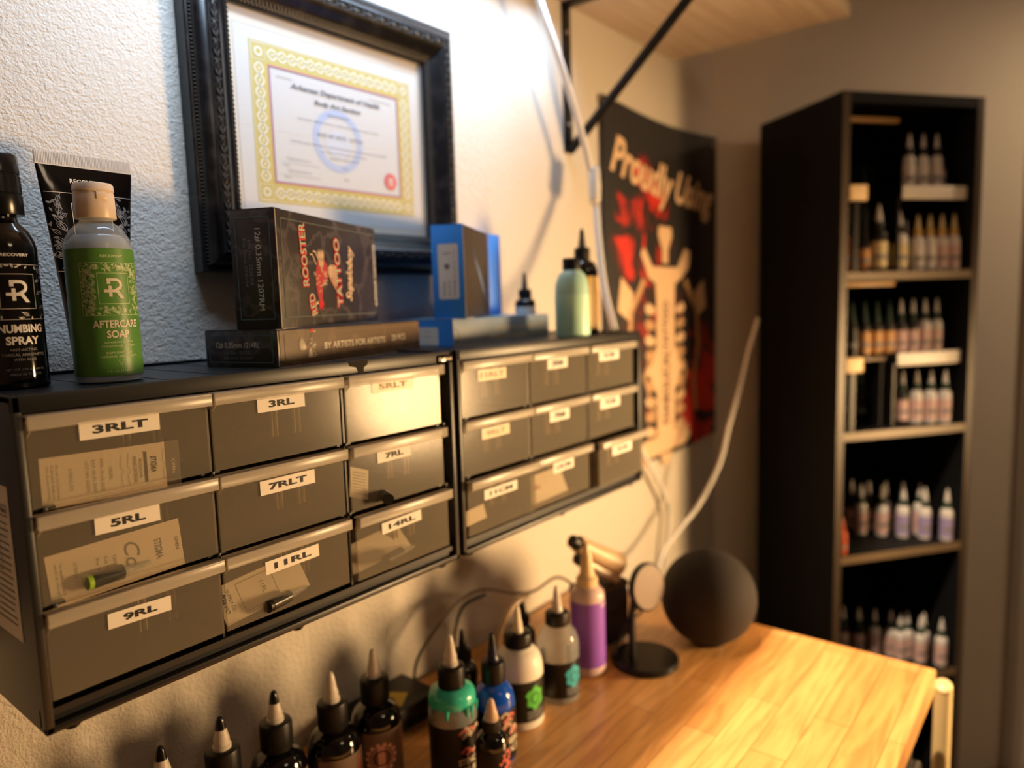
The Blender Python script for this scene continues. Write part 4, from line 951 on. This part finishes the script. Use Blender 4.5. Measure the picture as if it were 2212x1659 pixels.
t = ribbed_ink((.7023, .5682, ZD), 'white bottle with black label and green blot on the bench', H=.158, R=.0318, mbody=M_white, lab=mat('dark_olive_label', (30, 32, 24), .4), lh=(.012, .066), a0=-138, deco=blot(mat('green_blot', (96, 196, 84), .5)),
           cap_h=.018, nz=.036, rn=.0070, nozz=M_cream, name='squeeze_bottle')
t = ribbed_ink((.7800, .5600, ZD), 'clear bottle with black label and cyan blot on the bench', H=.160, R=.0295, mbody=M_clear, lab=mat('black_label', (20, 19, 20), .35), lh=(.010, .060), a0=-138, deco=blot(mat('cyan_blot', (60, 176, 196), .5)),
           cap_h=.018, nz=.036, rn=.0080, name='squeeze_bottle')
t = thing('squeeze_bottle', 'tall bottle with purple label and cream cone top', 'bottle', (.8624, .5634, ZD))
R = .0255
MB().lathe([(R*.9, 0), (R, .003), (R, .118), (R*.96, .124), (R*.7, .131), (R*.5, .134)], mat('frosted_lilac', (214, 190, 190), .35), 40).build('bottle_body', t)
b = MB(); b.grid(-.07, .07, .014, .112, mat('purple_label', (140, 88, 200), .4), wrap(R, R_(-100), .0004), 40, 1)
b.grid(.0, .035, .104, .110, mat('lilac_print', (190, 160, 200), .5), wrap(R, R_(-100), .0007), 12, 1); b.build('label', t)
MB().lathe([(R*.62, .132), (R*.62, .144), (R*.44, .148), (R*.30, .176), (R*.14, .196), (0, .197)], mat('cream_cone', (226, 198, 156), .35), 32).build('cone_cap', t)
for (x, y, H, lab_) in ((.672, .640, .118, 'small black bottle half hidden behind the blue liquid bottle'), (.815, .650, .112, 'dark bottle in the shade behind the white bottle')):
    ribbed_ink((x, y, ZD), lab_, H=H, R=.020, nozz=M_blackr, tip=M_blackr, cap_h=.016, nz=.028, rn=.007)
# black box with yellow warning tag
t = thing('power_adapter', 'flat black box with a yellow diamond tag behind the ink bottles', 'adapter', (.545, .670, ZD))
MB().box((0, 0, 0), (.11, .075, .030), M_blackr, .003).build('housing', t)
b = MB(); b.poly([(.050, .010), (.078, .028), (.062, .052), (.034, .034)], mat('yellow_tag', (196, 166, 44), .5), plane((0, 0, .0303), (1, 0, 0), (0, 1, 0)))
b.text('!', .056, .031, .010, M_ink, plane((0, 0, .0306), (1, 0, 0), (0, 1, 0))); b.build('warning_tag', t)
# thin cables between the bottles
M_cbl = mat('dim_grey_cable', (84, 70, 56), .5)
b = MB(); b.tube([(.668, .735, -.5475), (.668, .725, -.50), (.695, .705, -.452), (.74, .705, -.432), (.80, .71, -.438), (.86, .70, -.462), (.90, .69, -.470), (.945, .675, -.458), (1.0, .67, -.50), (1.02, .66, -.545)], .0022, M_cbl, 8)
tag(b.build('thin_cable', None, (0, 0, ZC)), 'thin dark cable arching over the back of the bottles', 'cable')
b = MB(); b.tube([(.70, .665, -.5455), (.695, .68, -.50), (.735, .70, -.445), (.79, .70, -.440)], .0026, M_blackr, 8)
tag(b.build('thin_cable', None, (0, 0, ZC)), 'short black cable rising behind the blue liquid bottle', 'cable')
b = MB(); b.tube([(.742, .640, -.545), (.738, .632, -.47), (.765, .630, -.437), (.805, .63, -.428)], .0040, mat('translucent_hose', (190, 160, 128), .3, blend=.3), 10)
tag(b.build('clear_hose', None, (0, 0, ZC)), 'short pale translucent hose above the white bottle', 'hose')

# ------------------------------------------------------------------ speaker, charging stand, device
t = thing('round_speaker', 'dark fabric covered ball shaped speaker on the bench', 'speaker', (1.052, .4575, ZD))
R = .0745
MB().lathe([(R*math.cos(a), R*.985+R*math.sin(a)) for a in [-1.25+i*(PI/2+1.25)/30 for i in range(30)]]+[(0, R*1.985)], mat('charcoal_fabric', (40, 34, 33), .85, bump=(900, .5, .0008)), 64).build('fabric_ball', t)
MB().lathe([(.024, 0), (.028, .001), (.028, .006)], M_blackr, 32).build('base_ring', t)
t = thing('charging_stand', 'black desk stand with tilted round charging pad', 'charging stand', (.930, .505, ZD))
MB().lathe([(.048, 0), (.050, .002), (.050, .0085), (.048, .0105), (0, .0108)], M_blackr, 48).build('round_base', t)
b = MB(); b.tube([(-.018, .012, .008), (-.018, .012, .07), (-.012, .010, .118)], .0052, M_blackr, 12); b.build('stem', t)
o = MB().lathe([(0, -.004), (.034, -.004), (.036, -.002), (.036, .004), (.034, .0055)], M_blackr, 40).build('charging_pad', t, (.001, -.002, .120))
o.rotation_euler = Vector((-.22, -.96, .14)).to_track_quat('Z', 'Y').to_euler()
MB().lathe([(.0325, 0), (.0325, .001), (0, .0012)], mat('taupe_pad', (118, 98, 84), .5), 40).build('pad_face', o, (0, 0, .0056))
t = thing('dark_pouch', 'dark boxy pouch behind the charging stand', 'pouch', (.950, .598, ZD), R_(-12))
MB().box((-.046, -.028, 0), (.046, .028, .092), mat('dark_violet_fabric', (32, 24, 36), .7), .012, 3).build('pouch_body', t)
MB().box((-.045, -.0265, .087), (.045, .0265, .101), mat('dark_mesh', (62, 50, 44), .7), .006).build('pouch_flap', t)
t = thing('handheld_device', 'cream cylindrical handheld device resting on the dark pouch', 'device', (.945, .585, -.425))
M_dev = mat('cream_device', (206, 176, 140), .4)
b = MB(); b.tube([(-.055, .012, .055), (-.03, .006, .037), (.0, 0, .018), (.028, -.006, .0), ], lambda q: .013+.008*q, M_dev, 20, 4); b.build('device_body', t)
b = MB(); b.tube([(-.045, .009, .024), (-.01, .0, .0), (.02, -.01, -.018)], .0095, mat('silver_device', (196, 182, 166), .3, metal=.4), 14, 4); b.build('device_arm', t)
for p, q_ in (((-.066, .015, .062), (-.055, .012, .055)), ((-.056, .012, .033), (-.043, .009, .023))):
    b = MB(); b.tube([p, q_], .010, M_blackr, 12, 1); b.build('dark_tip', t)
b = MB(); b.tube([(.905, .548, -.5455), (.95, .545, -.500), (.99, .548, -.495), (1.03, .565, -.520), (1.05, .59, -.5465)], .0022, M_blackr, 8)
tag(b.build('black_cable', None, (0, 0, ZC)), 'black cable looping behind the charging stand toward the round speaker', 'cable')

# ------------------------------------------------------------------ bookcase
BA = (1.6577, .4248); BWd, BD = .365, .297; BT = .416
M_bk = mat('blackbrown_laminate', (13, 15, 20), .65, spec=.25); M_bke = mat('warm_lit_laminate', (112, 94, 72), .4)  # tan edge colour holds the warm light on the bookcase front
t = thing('bookcase', 'tall black bookcase filled with ink bottles beside the banner', 'bookcase', (BA[0], BA[1], FL), R_(-36.9))
Ht = BT-FL
b = MB(); b.box((0, 0, 0), (.018, BD, Ht), M_bk); b.box((0, -.0012, 0), (.018, 0, Ht), mat('warm_lit_side_edge', (70, 58, 46), .4)); b.build('side_panel', t)  # front edge strip lightened in colour for the same warm light
b = MB(); b.box((BWd-.018, 0, 0), (BWd, BD, Ht), M_bk); b.box((BWd-.018, -.0012, 0), (BWd, 0, Ht), mat('warm_lit_side_edge', (70, 58, 46), .4)); b.build('side_panel', t)
b = MB(); b.box((.018, 0, Ht-.022), (BWd-.018, BD, Ht), M_bk); b.build('top_panel', t)
b = MB(); b.box((.018, BD-.006, 0), (BWd-.018, BD, Ht-.02), M_bk); b.build('back_panel', t)
SH = [.041, -.310, -.592, -.905]
for z in SH+[-1.42]:
    b = MB(); b.box((.018, .001, z-.018-FL), (BWd-.018, BD-.006, z-FL), M_bk); b.box((.018, -.0002, z-.018-FL), (BWd-.018, .001, z-FL), M_bke); b.build('shelf', t)
def bw_(w_, k, z): # bookcase coords -> world (z relative to camera)
    return (BA[0]+w_*cB+k*sB, BA[1]-w_*sB+k*cB, z)
def riser(z, z_sup, label):
    t = thing('bottle_riser', label, 'shelf riser', bw_(.02, .0, z_sup), R_(-36.9), group='white risers in the bookcase')
    h = z-z_sup
    b = MB(); b.box((.150, .018, h-.006), (.322, .085, h), M_blackr, .001); b.box((.150, .015, h-.020), (.322, .018, h+.009), M_white, .001); b.build('tray', t)
    for x in (.152, .314): MB().box((x, .03, 0), (x+.005, .08, h-.006), M_blackr).build('leg', t)
riser(.218, .041, 'white bottle riser on the top shelf of the bookcase'); riser(-.150, -.310, 'white bottle riser on the second shelf of the bookcase')
for z, zs, l_ in ((.225, .041, 'small white block on a post at the left of the top shelf'), (-.145, -.310, 'small white block on a post at the left of the second shelf')):
    t = thing('label_block', l_, 'block', bw_(.047, .013, zs), R_(-36.9)); h = z-zs
    MB().box((-.024, -.012, h-.032), (.020, .012, h), mat('cream_block', (236, 206, 160), .5), .002).build('block', t); MB().box((-.006, -.004, 0), (.006, .004, h-.032), M_blackr).build('post', t)
for z, l_ in ((.373, 'slim tan bar under the top panel of the bookcase'), (.020, 'slim tan bar under the first shelf of the bookcase')):  # plain tan strips set below the panels
    o = MB().box((0, 0, -.010), (.150, .012, 0), mat('tan_bar_plastic', (190, 150, 100), .4), .002).build('tan_bar', None, bw_(.020, .03, z+ZC), (0, 0, R_(-36.9)))
    tag(o, l_, 'light bar')
# ink bottles: a prototype per look, copied along the shelves
def proto(bodyc, labc, capc, nozc, R=.0135, H=.112, nm='p'):
    t = thing('ink_bottle', 'x', 'bottle', (0, 0, 0))
    hb = H*.62
    MB().lathe(bottle_prof(R, hb*.82, hb, R*.5), mat('ib_'+bodyc[0], bodyc[1], .25), 20).build('bottle_body', t)
    MB().lathe([(R*.60, hb), (R*.62, hb+H*.10), (R*.5, hb+H*.12)], mat('ib_'+capc[0], capc[1], .45), 16).build('cap', t)
    MB().lathe([(R*.42, hb+H*.12), (R*.36, hb+H*.22), (R*.14, H*.97), (0, H)], mat('ib_'+nozc[0], nozc[1], .35), 14).build('nozzle', t)
    b = MB(); b.grid(-R*2.7, R*2.7, hb*.10, hb*.72, mat('ib_'+labc[0], labc[1], .45), wrap(R, R_(-127), .0004), 20, 1)
    b.grid(-R*1.2, R*1.2, hb*.30, hb*.42, M_grey, wrap(R, R_(-127), .0007), 8, 1); b.build('label', t)
    return t
blk = ('black', (18, 18, 20)); wht = ('white', (210, 205, 205)); ppl = ('pale_pink', (200, 170, 170)); tan = ('tan', (196, 150, 100)); grn = ('dark_green', (14, 48, 36)); clr = ('clear_white', (206, 206, 210)); crm = ('cream', (206, 190, 150)); org = ('orange', (190, 92, 60)); gld = ('gold', (196, 160, 84)); prp = ('lilac', (150, 140, 190))
used = {}
def put(key, spec, loc, label, grp, **kw):
    if key not in used:
        p = proto(*spec, **kw); used[key] = p; p.location = (loc[0], loc[1], loc[2]+ZC); p['label'] = label; p['group'] = grp; return p
    return dup(used[key], loc, 0, label, grp)
ORD = ['leftmost', 'second from the left', 'third from the left', 'fourth from the left', 'fifth from the left', 'sixth from the left', 'seventh from the left', 'eighth from the left', 'ninth from the left']
def row(n, w0, w1, k0, k1, z, specs, lab_, grp, **kw):
    for i in range(n):
        q = i/(n-1); s_ = specs[min(len(specs)-1, int(q*len(specs)))]
        key = (s_[0][0], s_[1][0], s_[2][0], s_[3][0], kw.get('H', 0), kw.get('R', 0))
        put(key, s_, bw_(w0+(w1-w0)*q, k0+(k1-k0)*q, z), lab_+', '+('rightmost' if i == n-1 else ORD[i]), grp, **kw)
# top shelf, raised row and lower row
row(3, .215, .285, .050, .045, .218, [(clr, wht, blk, clr)], 'tall white labelled ink bottle on the top shelf riser', 'tall white bottles on the top riser', R=.0125, H=.130)
put('sal', (blk, ppl, blk, blk), bw_(.308, .06, .218), 'dark bottle with pink label at the right end of the top riser', 'single', R=.0125, H=.11); 
row(4, .045, .165, .17, .13, .041, [(blk, blk, blk, blk)], 'tall dark bottle deep in the bookcase top shelf', 'dark bottles deep in the top shelf', R=.0140, H=.26)
row(2, .085, .105, .07, .055, .041, [(blk, tan, blk, blk)], 'dark bottle with tan label on the top shelf', 'tan labelled bottles on the top shelf', R=.0145, H=.115)
put('cb', (blk, crm, blk, clr), bw_(.135, .045, .041), 'black bottle with wide cream label on the top shelf', 'single', R=.0180, H=.150)
put('wb', (wht, crm, blk, clr), bw_(.190, .045, .041), 'white bottle with cream label on the top shelf', 'single', R=.0180, H=.138)
row(4, .240, .325, .045, .030, .041, [(clr, wht, gld, crm), (wht, ppl, gld, crm)], 'bottle with yellow cap band on the top shelf', 'yellow banded bottles on the top shelf', R=.0135, H=.128)
row(2, .245, .275, .085, .085, .041, [(blk, tan, blk, wht)], 'dark bottle under the riser on the top shelf', 'dark bottles under the top riser', R=.0130, H=.120)
put('or', (org, org, blk, blk), bw_(.036, .03, .041), 'orange bottle at the left of the top shelf', 'single', R=.0110, H=.130)
# second shelf
row(9, .050, .305, .060, .050, -.150, [(blk, blk, grn, grn), (blk, tan, grn, grn), (blk, tan, grn, grn), (blk, ppl, grn, clr), (clr, ppl, grn, clr)], 'small ink bottle with dark green cap on the second shelf', 'green capped bottles raised on the second shelf', R=.0125, H=.130)
row(6, .050, .190, .20, .10, -.310, [(blk, blk, grn, grn)], 'small dark ink bottle at the back of the second shelf', 'dark bottles at the back of the second shelf', R=.0130, H=.120)
row(5, .195, .315, .070, .028, -.310, [(blk, ppl, grn, clr), (clr, ppl, grn, clr)], 'pale labelled ink bottle at the front of the second shelf', 'pale bottles at the front of the second shelf', R=.0130, H=.125)
# riser extension for the raised row of the second shelf
t = thing('bottle_riser', 'dark riser step on the second shelf left of the white riser', 'shelf riser', bw_(.02, 0, -.310), R_(-36.9))
MB().box((.0, .030, .154), (.130, .085, .160), M_bke, .001).build('tray', t); MB().box((.004, .035, 0), (.009, .08, .154), M_bk).build('leg', t); MB().box((.122, .035, 0), (.127, .08, .154), M_bk).build('leg', t)
# third and fourth shelves, slanting rows
row(9, .045, .300, .235, .075, -.592, [(blk, org, blk, org), (blk, org, blk, org), (blk, ppl, blk, wht), (clr, ppl, grn, clr)], 'ink bottle in the back row of the third shelf', 'bottles in the back row of the third shelf', R=.0135, H=.128)
row(5, .175, .325, .125, .020, -.592, [(clr, ppl, grn, clr), (clr, prp, grn, clr)], 'ink bottle in the front row of the third shelf', 'bottles in the front row of the third shelf', R=.0135, H=.125)
put('or2', (org, org, org, org), bw_(.036, .02, -.592), 'slim orange bottle at the left of the third shelf', 'single', R=.0110, H=.085)
row(7, .120, .310, .17, .060, -.905, [(blk, ppl, grn, clr), (clr, ppl, grn, clr)], 'ink bottle in the back row of the fourth shelf', 'bottles in the back row of the fourth shelf', R=.0135, H=.118)
row(3, .255, .325, .075, .022, -.905, [(clr, ppl, grn, clr)], 'ink bottle in the front row of the fourth shelf', 'bottles in the front row of the fourth shelf', R=.0135, H=.118)
for o in bpy.data.objects:
    if o.get('group') == 'single': del o['group']
